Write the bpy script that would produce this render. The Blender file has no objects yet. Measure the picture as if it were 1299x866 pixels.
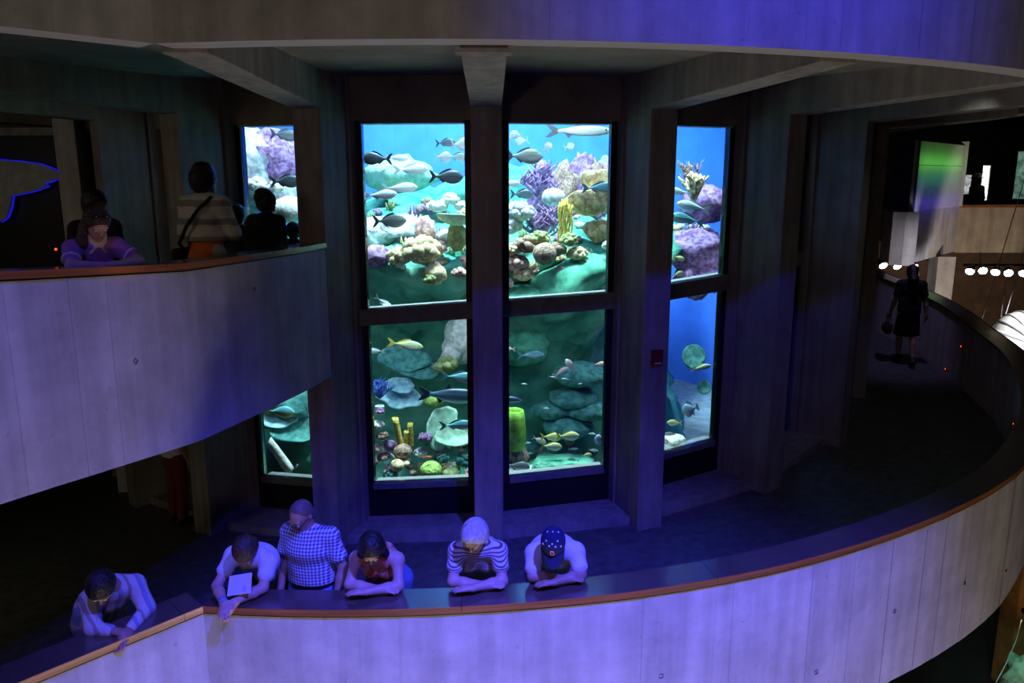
import bpy, bmesh, math, random
import numpy as np
from mathutils import Vector, Matrix, noise
random.seed(7)
R_ = math.radians
sc = bpy.context.scene
COL = sc.collection

# ------------------------------------------------------------------ camera
FPX = 1015.0; TH = 0.2060; CT, ST = math.cos(TH), math.sin(TH)
ZC = 6.0                      # camera height; "H" below is height relative to the lens
camd = bpy.data.cameras.new('camera'); cam = bpy.data.objects.new('camera', camd); COL.objects.link(cam)
cam.location = (0, 0, ZC); cam.rotation_euler = (math.pi/2 - TH, 0, 0)
camd.sensor_width = 36; camd.lens = 36*FPX/1299; camd.clip_end = 200; camd.clip_start = .05
sc.camera = cam
vs = sc.view_settings
vs.view_transform = 'Standard'; vs.look = 'None'; vs.gamma = 1; vs.use_curve_mapping = False
vs.exposure = 0.0
cy = sc.cycles
cy.use_denoising = True
cy.max_bounces = 6; cy.diffuse_bounces = 3; cy.glossy_bounces = 3; cy.transparent_max_bounces = 12
cy.volume_bounces = 1; cy.sample_clamp_indirect = 4; cy.caustics_reflective = False; cy.caustics_refractive = False

# ------------------------------------------------------------------ world and large lights
wd = bpy.data.worlds.new('world'); sc.world = wd; wd.use_nodes = True
wd.node_tree.nodes['Background'].inputs[0].default_value = (.30, .30, .45, 1)
wd.node_tree.nodes['Background'].inputs[1].default_value = .0

def lamp(name, kind, loc, target, color, power, size=.2, spot=60, blend=.5):
    l = bpy.data.lights.new(name, kind); l.color = color; l.energy = power
    if kind == 'AREA': l.shape = 'DISK'; l.size = size
    else: l.shadow_soft_size = size
    if kind == 'SPOT': l.spot_size = R_(spot); l.spot_blend = blend
    o = bpy.data.objects.new(name, l); COL.objects.link(o)
    o.location = Vector(loc) + Vector((0, 0, ZC))
    if target is not None:
        d = Vector(target) - Vector(loc); o.rotation_euler = d.to_track_quat('-Z', 'Y').to_euler()
    return o
# blue theatre spots high in the atrium: ring fascia above, parapet and people below
lamp('blue_spot', 'SPOT', (1.9, 1.3, 4.0), (0.6, 4.7, -4.2), (.06, .06, 1.0), 7400, .09, 58, 1.)
lamp('blue_spot', 'SPOT', (-1.2, 1.3, 4.0), (-2.2, 4.9, -3.6), (.06, .06, 1.0), 1500, .09, 50, 1.)
lamp('blue_spot', 'SPOT', (2.5, 1.5, 3.6), (1.8, 5.6, 1.75), (.03, .03, 1.0), 800, .10, 52, 1.)
# warm light rising from the lit pool on the ground floor, and a weak warm houselight from the facing side
lamp('pool_light', 'AREA', (-.5, 2.2, -7.6), (-.6, 4.4, -2.6), (1.0, .90, .66), 105, 1.6)
lamp('pool_light', 'AREA', (4.6, 3.4, -7.6), (4.9, 6.2, -3.0), (1.0, .86, .72), 75, 1.6)
lamp('house_light', 'SPOT', (-1.6, -3.0, -.3), (-.3, 6.0, -3.0), (1.0, .66, .42), 120, .15, 72, 1.)
# lamps hung over the open tank
TANK_LAMPS = 1

# ------------------------------------------------------------------ pixel and polar helpers
TX, TY = -.432, 14.93                      # tank axis
NF = 22; DF = 360/NF; PH0 = 1.5            # fins
def at(px, py, Y):
    u = (px-649.5)/FPX; v = (py-433)/FPX
    t = Y/(CT - v*ST)
    return Vector((u*t, Y, -(ST+v*CT)*t))  # H-based point
def W(v): return Vector((v[0], v[1], v[2]+ZC))
def pol(phi, r, H=0.):
    p = R_(phi); return Vector((TX + r*math.sin(p), TY - r*math.cos(p), H))
PHK = [-90, -60, -40, -30, -14.5, 0, 15, 31, 50, 70, 100, 140]
FHK = [-4.75, -4.65, -4.45, -4.38, -4.25, -4.12, -4.05, -3.93, -3.72, -3.4, -2.8, -2.0]
def fl(phi): return float(np.interp(phi, PHK, FHK))
RPK = [-20, 0, 8, 15, 23, 35, 44, 55, 63, 68, 72, 80, 86, 92, 100, 120]
RRK = [9.64, 9.64, 9.58, 9.50, 9.40, 9.26, 9.06, 8.80, 8.60, 8.42, 8.30, 8.13, 7.92, 7.72, 7.6, 7.5]
def rr(phi): return float(np.interp(phi, RPK, RRK))

# ------------------------------------------------------------------ materials
MATS = {}
def nt(name):
    m = bpy.data.materials.new(name); m.use_nodes = True
    t = m.node_tree; b = t.nodes['Principled BSDF']
    return m, t, b
def mat(name, col, rough=.6, metal=0., var=.0, scale=6., bump=0., emit=0., ecol=None, coat=0., spec=None):
    if name in MATS: return MATS[name]
    m, t, b = nt(name); N = t.nodes; L = t.links
    b.inputs['Roughness'].default_value = rough; b.inputs['Metallic'].default_value = metal
    b.inputs['Base Color'].default_value = (*col, 1)
    if spec is not None: b.inputs['Specular IOR Level'].default_value = spec
    if coat: b.inputs['Coat Weight'].default_value = coat
    if var or bump:
        tc = N.new('ShaderNodeTexCoord'); nz = N.new('ShaderNodeTexNoise'); nz.inputs['Scale'].default_value = scale
        nz.inputs['Detail'].default_value = 6
        L.new(tc.outputs['Object'], nz.inputs['Vector'])
        if var:
            rp = N.new('ShaderNodeValToRGB'); L.new(nz.outputs['Fac'], rp.inputs[0])
            rp.color_ramp.elements[0].position = .3; rp.color_ramp.elements[1].position = .7
            rp.color_ramp.elements[0].color = (*[c*(1-var) for c in col], 1)
            rp.color_ramp.elements[1].color = (*[min(1, c*(1+var)) for c in col], 1)
            L.new(rp.outputs[0], b.inputs['Base Color'])
        if bump:
            bp = N.new('ShaderNodeBump'); bp.inputs['Strength'].default_value = bump; bp.inputs['Distance'].default_value = .03
            L.new(nz.outputs['Fac'], bp.inputs['Height']); L.new(bp.outputs[0], b.inputs['Normal'])
    if emit:
        b.inputs['Emission Color'].default_value = (*(ecol or col), 1); b.inputs['Emission Strength'].default_value = emit
    MATS[name] = m; return m

def concrete(name, col, uvs=True, streak=.20, sx=6., sy=.4):
    """board-formed concrete: vertical streaks, blotches and small blowholes"""
    m, t, b = nt(name); N = t.nodes; L = t.links
    tc = N.new('ShaderNodeTexCoord'); out = tc.outputs['UV'] if uvs else tc.outputs['Object']
    mp = N.new('ShaderNodeMapping'); L.new(out, mp.inputs[0])
    mp.inputs['Scale'].default_value = (sx, sy, 1) if uvs else (sx, sx, sy)
    n1 = N.new('ShaderNodeTexNoise'); n1.inputs['Scale'].default_value = 1; n1.inputs['Detail'].default_value = 5; L.new(mp.outputs[0], n1.inputs[0])
    n2 = N.new('ShaderNodeTexNoise'); n2.inputs['Scale'].default_value = 2.2; n2.inputs['Detail'].default_value = 8; n2.inputs['Roughness'].default_value = .65; L.new(out, n2.inputs[0])
    n3 = N.new('ShaderNodeTexNoise'); n3.inputs['Scale'].default_value = 14; n3.inputs['Detail'].default_value = 3; L.new(out, n3.inputs[0])
    def ramp(src, p0, p1, c0, c1):
        r = N.new('ShaderNodeMapRange'); L.new(src, r.inputs[0])
        for i, v in zip((1, 2, 3, 4), (p0, p1, c0, c1)): r.inputs[i].default_value = v
        return r.outputs[0]
    def mul(a, c):
        k = N.new('ShaderNodeMath'); k.operation = 'MULTIPLY'; L.new(a, k.inputs[0]); L.new(c, k.inputs[1]); return k.outputs[0]
    a = ramp(n1.outputs[0], .3, .7, 1-streak, 1.12)
    c = ramp(n2.outputs[0], .3, .68, .74, 1.12)
    d = ramp(n3.outputs[0], .26, .34, .80, 1.0)
    f = mul(mul(a, c), d)
    vm = N.new('ShaderNodeVectorMath'); vm.operation = 'SCALE'; vm.inputs[0].default_value = col; L.new(f, vm.inputs['Scale'])
    L.new(vm.outputs[0], b.inputs['Base Color'])
    b.inputs['Roughness'].default_value = .82
    bp = N.new('ShaderNodeBump'); bp.inputs['Strength'].default_value = .35; bp.inputs['Distance'].default_value = .012
    L.new(f, bp.inputs['Height']); L.new(bp.outputs[0], b.inputs['Normal'])
    MATS[name] = m; return m
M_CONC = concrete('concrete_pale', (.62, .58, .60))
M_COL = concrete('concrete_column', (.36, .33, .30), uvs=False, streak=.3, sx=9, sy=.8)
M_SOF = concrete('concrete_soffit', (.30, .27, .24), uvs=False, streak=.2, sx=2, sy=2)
M_FLOOR = mat('carpet_dark', (.10, .10, .105), .55, var=.35, scale=9, bump=.1)
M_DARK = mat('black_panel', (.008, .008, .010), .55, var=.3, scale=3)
M_WALLD = mat('dark_wall', (.022, .024, .028), .9, var=.3, scale=2)
def wood(name, col, rough=.3, coat=.5):
    m, t, b = nt(name); N = t.nodes; L = t.links
    tc = N.new('ShaderNodeTexCoord'); mp = N.new('ShaderNodeMapping'); mp.inputs['Scale'].default_value = (1.2, 30, 1)
    L.new(tc.outputs['UV'], mp.inputs[0])
    n = N.new('ShaderNodeTexNoise'); n.inputs['Scale'].default_value = 1.; n.inputs['Detail'].default_value = 5; L.new(mp.outputs[0], n.inputs[0])
    rp = N.new('ShaderNodeValToRGB'); L.new(n.outputs[0], rp.inputs[0])
    rp.color_ramp.elements[0].position = .3; rp.color_ramp.elements[1].position = .72
    rp.color_ramp.elements[0].color = (*[c*.6 for c in col], 1); rp.color_ramp.elements[1].color = (*[c*1.25 for c in col], 1)
    L.new(rp.outputs[0], b.inputs['Base Color']); b.inputs['Roughness'].default_value = rough
    b.inputs['Coat Weight'].default_value = coat; b.inputs['Coat Roughness'].default_value = .12
    bp = N.new('ShaderNodeBump'); bp.inputs['Strength'].default_value = .08; L.new(n.outputs[0], bp.inputs['Height']); L.new(bp.outputs[0], b.inputs['Normal'])
    MATS[name] = m; return m
M_WOOD = wood('rail_wood', (.42, .15, .045), .35, .3)
M_WOOD_LIT = wood('rail_wood_lit', (.85, .46, .13), .35, .3)  # rail wood lightened to stand for warm lamplight on the leg
M_WTOP = wood('rail_top_varnish', (.11, .085, .06), .22, .7)

# ------------------------------------------------------------------ object helpers
def link(o, parent=None):
    COL.objects.link(o)
    if parent is not None: o.parent = parent
    return o
def tag(o, label=None, cat=None, group=None, kind=None):
    if label: o['label'] = label
    if cat: o['category'] = cat
    if group: o['group'] = group
    if kind: o['kind'] = kind
    return o
def thing(name, loc, label, cat, group=None, rot=0., scale=1.):
    o = bpy.data.objects.new(name, None); link(o); o.empty_display_size = .1
    o.location = loc; o.rotation_euler = (0, 0, rot) if not hasattr(rot, '__len__') else rot
    o.scale = (scale,)*3
    return tag(o, label, cat, group)
def meshdata(name, V, F, m, smooth=False, uv=None):
    me = bpy.data.meshes.new(name)
    me.from_pydata([tuple(v) for v in V], [], [tuple(f) for f in F])
    for mm in (m if isinstance(m, (list, tuple)) else [m]): me.materials.append(mm)
    if uv is not None:
        l = me.uv_layers.new(name='UVMap')
        li = np.zeros(len(me.loops), dtype=np.int32); me.loops.foreach_get('vertex_index', li)
        l.data.foreach_set('uv', np.asarray(uv, dtype=np.float32)[li].ravel())
    if smooth: me.polygons.foreach_set('use_smooth', [True]*len(me.polygons))
    me.update(); return me
def obj(name, V, F, m, parent=None, smooth=False, uv=None):
    return link(bpy.data.objects.new(name, meshdata(name, V, F, m, smooth, uv)), parent)
class MB:
    def __init__(s): s.V = []; s.F = []; s.U = []
    def add(s, V, F, U=None):
        n = len(s.V); s.V += [Vector(v) for v in V]; s.F += [tuple(i+n for i in f) for f in F]
        s.U += list(U) if U is not None else [(v[0]+v[1], v[2]) for v in V]
        return s
    def box(s, lo, hi):
        x0, y0, z0 = lo; x1, y1, z1 = hi
        V = [(x0,y0,z0),(x1,y0,z0),(x1,y1,z0),(x0,y1,z0),(x0,y0,z1),(x1,y0,z1),(x1,y1,z1),(x0,y1,z1)]
        return s.add(V, [(3,2,1,0),(4,5,6,7),(0,1,5,4),(1,2,6,5),(2,3,7,6),(3,0,4,7)])
    def hexa(s, V):   # 8 points, bottom quad then top quad
        return s.add(V, [(3,2,1,0),(4,5,6,7),(0,1,5,4),(1,2,6,5),(2,3,7,6),(3,0,4,7)])
    def tube(s, pts, rad, n=8, cap=True):
        pts = [Vector(p) for p in pts]; k = len(pts)
        rad = rad if hasattr(rad, '__len__') else [rad]*k
        V = []; F = []
        for i, p in enumerate(pts):
            t = (pts[min(i+1, k-1)] - pts[max(i-1, 0)]).normalized()
            a = t.cross(Vector((0, 0, 1)) if abs(t.z) < .9 else Vector((1, 0, 0))).normalized(); b = t.cross(a)
            for j in range(n):
                q = 2*math.pi*j/n; V.append(p + rad[i]*(math.cos(q)*a + math.sin(q)*b))
        for i in range(k-1):
            for j in range(n):
                j2 = (j+1) % n; F.append((i*n+j, i*n+j2, (i+1)*n+j2, (i+1)*n+j))
        if cap: F += [tuple(reversed(range(n))), tuple(range((k-1)*n, k*n))]
        return s.add(V, F)
    def lathe(s, prof, n=16, closed=False, c=(0, 0, 0)):
        V = []; F = []; k = len(prof)
        for r, z in prof:
            for j in range(n):
                q = 2*math.pi*j/n; V.append((c[0]+r*math.cos(q), c[1]+r*math.sin(q), c[2]+z))
        for i in range(k-1):
            for j in range(n):
                j2 = (j+1) % n; F.append((i*n+j, i*n+j2, (i+1)*n+j2, (i+1)*n+j))
        if closed: F += [tuple(reversed(range(n))), tuple(range((k-1)*n, k*n))]
        return s.add(V, F)
    def sweep(s, path, prof):
        """path: list of (origin, outward unit vector, arc u); prof: list of (out, up) forming a closed loop"""
        n = len(prof); V = []; F = []; U = []
        per = [0]
        for i in range(n): per.append(per[-1] + math.dist(prof[i], prof[(i+1) % n]))
        for o, nrm, u in path:
            for i, (a, b) in enumerate(prof):
                V.append(o + nrm*a + Vector((0, 0, b))); U.append((u, b + (a*.0)))
        k = len(path)
        for i in range(k-1):
            for j in range(n):
                j2 = (j+1) % n; F.append((i*n+j, (i+1)*n+j, (i+1)*n+j2, i*n+j2))
        F += [tuple(range(n)), tuple(reversed(range((k-1)*n, k*n)))]
        return s.add(V, F, U)
    def build(s, name, m, parent=None, smooth=False, bevel=0.):
        o = obj(name, s.V, s.F, m, parent, smooth, s.U)
        if bevel:
            b = o.modifiers.new('bevel', 'BEVEL'); b.width = bevel; b.segments = 2; b.limit_method = 'ANGLE'
        return o
def struct(o, label=None):
    o['kind'] = 'structure'
    if label: o['label'] = label
    return o

# ================================================================== STRUCTURE
# plan paths of the parapets (outer face), with outward normals
def ring_path(p0, p1, step, hf):
    P = []; u = 0; last = None
    n = max(2, int(round((p1-p0)/step))+1)
    for i in range(n):
        ph = p0 + (p1-p0)*i/(n-1)
        o = pol(ph, rr(ph), hf(ph)); nr = Vector((math.sin(R_(ph)), -math.cos(R_(ph)), 0))
        if last is not None: u += (o-last).length
        last = o; P.append((W(o), nr, u))
    return P
def line_path(a, b, nrm, n=2, u0=0.):
    a = Vector(a); b = Vector(b); L = (b-a).length
    return [(W(a.lerp(b, i/(n-1))), nrm, u0 + L*i/(n-1)) for i in range(n)]
KINK = pol(-11.3, 9.64)                      # where the ring meets the straight leg
LEGD = Vector((-.84, -.86, 0)).normalized(); LEGN = Vector((.716, -.698, 0)).normalized()
WT = .25
def board_wall(name, path_fn, top, bot, label, parent=None):
    """parapet with real board relief: each formwork board is a few mm proud or shy of its neighbours"""
    mb = MB(); path = path_fn
    n = len(path)
    V = []; F = []; U = []
    rng = random.Random(sum(map(ord, name)))
    for i in range(n-1):
        off = rng.uniform(-.002, .002)
        (o0, n0, u0), (o1, n1, u1) = path[i], path[i+1]
        k = len(V)
        for (o, nn, u) in ((o0, n0, u0), (o1, n1, u1)):
            for a, b in ((off, top), (off, bot), (-WT, bot), (-WT, top)):
                V.append(o + nn*a + Vector((0, 0, b))); U.append((u + (0 if a > -.1 else 3), b))
        F += [(k, k+1, k+5, k+4), (k+1, k+2, k+6, k+5), (k+2, k+3, k+7, k+6), (k+3, k, k+4, k+7)]
        if i == 0: F.append((k+3, k+2, k+1, k))
        if i == n-2: F.append((k+4, k+5, k+6, k+7))
    mb.add(V, F, U)
    o = mb.build(name, M_CONC, parent)
    return struct(o, label)
def rail_caps(name, path, top, label, seg, group='wooden rail caps on the concrete parapets', h=.045, wfas=.05, wm=None):
    """wooden cap made of butt-jointed boards: dark varnished top and an orange-brown nosing"""
    t = thing(name, path[0][0] + Vector((0, 0, top)), label, 'handrail', group)
    base = t.location.copy(); n = len(path); i = 0
    while i < n-1:
        j = min(n-1, i+seg)
        sub = [(o-base, nn, u) for o, nn, u in path[i:j+1]]
        # tiny joint
        if j < n-1:
            o, nn, u = sub[-1]; d = (sub[-1][0]-sub[-2][0]); L = d.length; sub[-1] = (o - d*(.004/L), nn, u)
        b = MB().sweep(sub, [(-WT-.03, top-h*.3), (.012, top-h*.3), (.012, top), (-WT-.03, top)]).build('board', M_WTOP, t)
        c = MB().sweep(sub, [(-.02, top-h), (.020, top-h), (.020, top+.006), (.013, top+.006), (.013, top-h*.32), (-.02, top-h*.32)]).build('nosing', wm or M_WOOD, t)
        MB().sweep(sub, [(-.02, top-h-.014), (.010, top-h-.014), (.010, top-h), (-.02, top-h)]).build('shade_strip', M_DARK, t)  # black strip, its colour stands for the shade under the nosing
        i = j
    return t

STEP = .9       # degrees per board (about 15 cm)
low_path = ring_path(-11.3, 112, STEP, fl)
up_path = ring_path(-11.3, 112, STEP, lambda p: 1.25)
leg0 = Vector((KINK.x, KINK.y, fl(-11.3))); leg1 = leg0 + LEGD*5.2 + Vector((0, 0, -.12))
leg_path = line_path(leg1, leg0, LEGN, 36)
uleg0 = Vector((KINK.x, KINK.y, 1.25)); uleg_path = line_path(uleg0 + LEGD*5.2, uleg0, LEGN, 36)
board_wall('wall_ramp_parapet', low_path, 1.0, -.42, 'long curved concrete parapet of the lower ramp lit violet blue')
board_wall('wall_ramp_leg', leg_path, 1.0, -.42, 'straight concrete parapet leg running off from the corner of the lower ramp')
board_wall('wall_upper_ring', up_path, 1.0, -.42, 'curved concrete fascia of the ring overhead lit deep blue')
board_wall('wall_upper_leg', uleg_path, 1.0, -.42, 'straight concrete fascia leg of the ring overhead')
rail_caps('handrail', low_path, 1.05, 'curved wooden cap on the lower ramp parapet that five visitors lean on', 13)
rail_caps('handrail', leg_path, 1.05, 'straight wooden cap with nosing wood lightened as if lamplit on the short leg beyond the corner', 17, wm=M_WOOD_LIT)
# mid-level gallery wall on the left
GP = [Vector((-1.98, 8.50, -1.765)), Vector((-2.10, 7.90, -1.76)), Vector((-2.31, 7.10, -1.75)), Vector((-2.57, 6.25, -1.738)), Vector((-2.85, 5.58, -1.69)), Vector((-3.14, 4.89, -1.637)), Vector((-3.75, 3.45, -1.55)), Vector((-4.6, 1.5, -1.45))]
def poly_path(P, step=.15):
    out = []; u = 0
    for i in range(len(P)-1):
        a, b = P[i], P[i+1]; L = (b-a).length; k = max(2, int(L/step))
        for j in range(k):
            out.append((a.lerp(b, j/k), u + L*j/k))
        u += L
    out.append((P[-1], u)); res = []
    for i, (p, u) in enumerate(out):
        d = out[min(i+1, len(out)-1)][0] - out[max(i-1, 0)][0]; d.z = 0; d.normalize()
        res.append((W(p), Vector((-d.y, d.x, 0)), u))
    return res
gal_path = poly_path(GP)
board_wall('wall_gallery_parapet', gal_path, 1.0, -.405, 'concrete parapet of the upper gallery that ends against a column')
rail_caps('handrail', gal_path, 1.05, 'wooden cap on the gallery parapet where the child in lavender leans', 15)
# formwork tie holes in the concrete faces
def tie_hole(P, nrm, parent_name):
    mb = MB(); nrm = Vector(nrm).normalized()
    a = nrm.cross(Vector((0, 0, 1))).normalized(); b = Vector((0, 0, 1))
    V = [P + nrm*.0065 + .018*(math.cos(q)*a + math.sin(q)*b) for q in [i*math.pi/5 for i in range(10)]]
    V += [P - nrm*.01 + .012*(math.cos(q)*a + math.sin(q)*b) for q in [i*math.pi/5 for i in range(10)]]
    F = [(i, (i+1) % 10, 10+(i+1) % 10, 10+i) for i in range(10)] + [tuple(range(10, 20))]
    mb.add(V, F); mb.build('tie_hole', M_DARK, bpy.data.objects[parent_name])
for ph, dz in ((9.5, .30), (14.0, .02), (18.2, -.02), (23.5, .28), (30, .2), (36, -.05), (3., -.1), (-5, .1)):
    o = pol(ph, rr(ph), fl(ph)+dz); tie_hole(W(o), (math.sin(R_(ph)), -math.cos(R_(ph)), 0), 'wall_ramp_parapet')
for i, dz in ((9, .75), (24, .3), (30, .1), (17, .35)):
    o, nn, u = gal_path[i]; tie_hole(o + Vector((0, 0, dz)), nn, 'wall_gallery_parapet')

# floors --------------------------------------------------------------
def polar_slab(name, pts, top_fn, thick, m, label, r_in=5.55):
    """pts: list of (phi, r_out)"""
    V = []; F = []; U = []
    for ph, ro in pts:
        for r, dz in ((r_in, 0), (ro, 0), (ro, -thick), (r_in, -thick)):
            V.append(W(pol(ph, r, top_fn(ph)+dz))); U.append((r, R_(ph)*7))
    n = len(pts)
    for i in range(n-1):
        a = i*4; b = a+4
        F += [(a, a+1, b+1, b), (a+1, a+2, b+2, b+1), (a+2, a+3, b+3, b+2), (a+3, a, b, b+3)]
    F += [(3, 2, 1, 0), tuple(range((n-1)*4, n*4))]
    return struct(obj(name, V, F, m, None, False, U), label)
def leg_r(ph):       # distance from the tank axis to the leg's inner face along direction phi
    d = Vector((math.sin(R_(ph)), -math.cos(R_(ph)), 0)); o = Vector((TX, TY, 0))
    A = Vector((KINK.x, KINK.y, 0)) - LEGN*WT
    return (A-o).dot(LEGN)/d.dot(LEGN)
ringpts = [(ph, rr(ph)-WT) for ph in np.arange(-10.7, 112.1, 1.6)]
leftpts = [(ph, 15.0) for ph in np.arange(-90, -24, 4)] + [(ph, leg_r(ph)) for ph in np.arange(-24, -11.2, 1.2)] + [(-10.7, rr(-10.7)-WT)]
polar_slab('floor', leftpts + ringpts[1:], fl, .22, M_FLOOR, 'dark carpeted ramp floor curving around the tank')
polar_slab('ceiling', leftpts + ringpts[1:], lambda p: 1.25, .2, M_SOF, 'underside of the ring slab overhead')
# gallery floor (left, mid level)
gal_in = [(p - nn*WT) for p, nn, u in gal_path[::4]] + [gal_path[-1][0] - gal_path[-1][1]*WT]
def poly_slab(name, P, zt, thick, m, label):
    n = len(P); V = [Vector((p[0], p[1], zt+ZC)) for p in P] + [Vector((p[0], p[1], zt-thick+ZC)) for p in P]
    F = [tuple(range(n)), tuple(reversed(range(n, 2*n)))] + [(i, n+i, n+(i+1) % n, (i+1) % n) for i in range(n)]
    return struct(obj(name, V, F, m), label)
gpoly = [(p.x, p.y) for p in gal_in] + [(-4.9, 1.5), (-13, 1.5), (-13, 16)] + [tuple(pol(ph, 5.55)[:2]) for ph in range(-85, -15, 5)]
poly_slab('floor_gallery', gpoly, -1.80, .30, M_FLOOR, 'dark floor of the upper gallery behind its parapet')
# ground, outer walls and roof of the hall
def slab(name, lo, hi, m, label):
    return struct(MB().box((lo[0], lo[1], lo[2]+ZC), (hi[0], hi[1], hi[2]+ZC)).build(name, m), label)
slab('floor_ground', (-14, -8, -8.2), (24, 40, -8.0), M_WALLD, 'dark ground floor of the hall')
slab('wall_left', (-13.4, -8, -8), (-13.1, 40, 8), M_WALLD, 'dark side wall of the hall')
slab('wall_back', (-14, 33, -8), (24, 33.3, 8), M_WALLD, 'dark far wall of the hall')
slab('wall_right', (22, -8, -8), (22.3, 40, 8), M_WALLD, 'dark side wall of the hall')
slab('wall_front', (-14, -8.3, -8), (24, -8, 8), M_WALLD, 'dark wall of the hall facing the tank')
slab('ceiling_hall', (-14, -8, 7.7), (24, 40, 7.9), M_WALLD, 'dark roof of the hall')

# columns (radial concrete fins) and their beams ----------------------
FW = .315
def fin_phi(i): return PH0 + i*DF
beams = []
for i in range(-5, 9):
    ph = fin_phi(i); d = Vector((math.sin(R_(ph)), -math.cos(R_(ph)), 0)); s_ = Vector((math.cos(R_(ph)), math.sin(R_(ph)), 0))
    z0 = fl(ph); c0 = pol(ph, 0)
    def pt(r, w, H): return W(pol(ph, r, H)) + s_*w
    mb = MB()
    # main shaft plus a slimmer inner rib, with a shadow groove between
    mb.hexa([pt(6.02, -FW/2, z0-.3), pt(6.6, -FW/2, z0-.3), pt(6.6, FW/2, z0-.3), pt(6.02, FW/2, z0-.3),
             pt(6.02, -FW/2, 1.06), pt(6.6, -FW/2, 1.06), pt(6.6, FW/2, 1.06), pt(6.02, FW/2, 1.06)])
    mb.hexa([pt(5.98, -FW/2+.02, z0-.3), pt(6.03, -FW/2+.02, z0-.3), pt(6.03, FW/2-.02, z0-.3), pt(5.98, FW/2-.02, z0-.3),
             pt(5.98, -FW/2+.02, 1.06), pt(6.03, -FW/2+.02, 1.06), pt(6.03, FW/2-.02, 1.06), pt(5.98, FW/2-.02, 1.06)])
    mb.hexa([pt(5.80, -FW/2-.015, z0-.3), pt(5.98, -FW/2-.015, z0-.3), pt(5.98, FW/2+.015, z0-.3), pt(5.80, FW/2+.015, z0-.3),
             pt(5.80, -FW/2-.015, 1.06), pt(5.98, -FW/2-.015, 1.06), pt(5.98, FW/2+.015, 1.06), pt(5.80, FW/2+.015, 1.06)])
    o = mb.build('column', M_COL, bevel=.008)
    # beam from column head to the ring
    if i == -1:
        tgt = W(Vector((KINK.x, KINK.y, 0)) - LEGN*.15 + Vector((.22, .1, 0)))
    else:
        ro = rr(ph)-WT if ph > -11 else 9.4
        tgt = W(pol(ph, ro))
    a = W(pol(ph, 6.55)); dv = (tgt-a); dv.z = 0; dv.normalize(); sd = Vector((-dv.y, dv.x, 0))
    if sd.dot(s_) < 0: sd = -sd
    def bp(base, w, H): v = base + sd*w; v.z = H+ZC; return v
    a2 = a - dv*.0
    bm_ = MB().hexa([bp(a2, -FW/2, .66), bp(tgt, -FW/2, .80), bp(tgt, FW/2, .80), bp(a2, FW/2, .66),
                     bp(a2, -FW/2, 1.06), bp(tgt, -FW/2, 1.06), bp(tgt, FW/2, 1.06), bp(a2, FW/2, 1.06)])
    b = bm_.build('beam', M_COL, bevel=.008)
    struct(o, 'radial concrete column beside the tank windows'); struct(b, 'concrete beam from a column head to the ring overhead')
    # small bearing plate where the beam meets the ring
    e = tgt - dv*.03
    if i != 0: continue
    MB().hexa([bp(e-dv*.05, -FW/2-.03, .775), bp(e+dv*.05, -FW/2-.03, .785), bp(e+dv*.05, FW/2+.03, .785), bp(e-dv*.05, FW/2+.03, .775),
               bp(e-dv*.05, -FW/2-.03, .80), bp(e+dv*.05, -FW/2-.03, .81), bp(e+dv*.05, FW/2+.03, .81), bp(e-dv*.05, FW/2+.03, .80)]).build('bearing_plate', M_COL, b)

# tank shell: windows between the columns -----------------------------
AP = 5.75
M_FRAME = mat('window_frame_black', (.012, .013, .016), .45)
M_BAR = mat('window_bar', (.22, .22, .22), .6, var=.2, scale=8)
mg, tg, bg = nt('acrylic_pane'); MATS['acrylic'] = mg
tg.nodes.remove(bg)
_tr = tg.nodes.new('ShaderNodeBsdfTransparent'); _tr.inputs[0].default_value = (.97, .99, 1, 1)
_gl = tg.nodes.new('ShaderNodeBsdfGlossy'); _gl.inputs['Roughness'].default_value = .03
_mx = tg.nodes.new('ShaderNodeMixShader'); _fr = tg.nodes.new('ShaderNodeFresnel'); _fr.inputs[0].default_value = 1.3
tg.links.new(_fr.outputs[0], _mx.inputs[0]); tg.links.new(_tr.outputs[0], _mx.inputs[1]); tg.links.new(_gl.outputs[0], _mx.inputs[2])
tg.links.new(_mx.outputs[0], tg.nodes['Material Output'].inputs[0])
WTOP = .55
wn = 0
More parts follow.
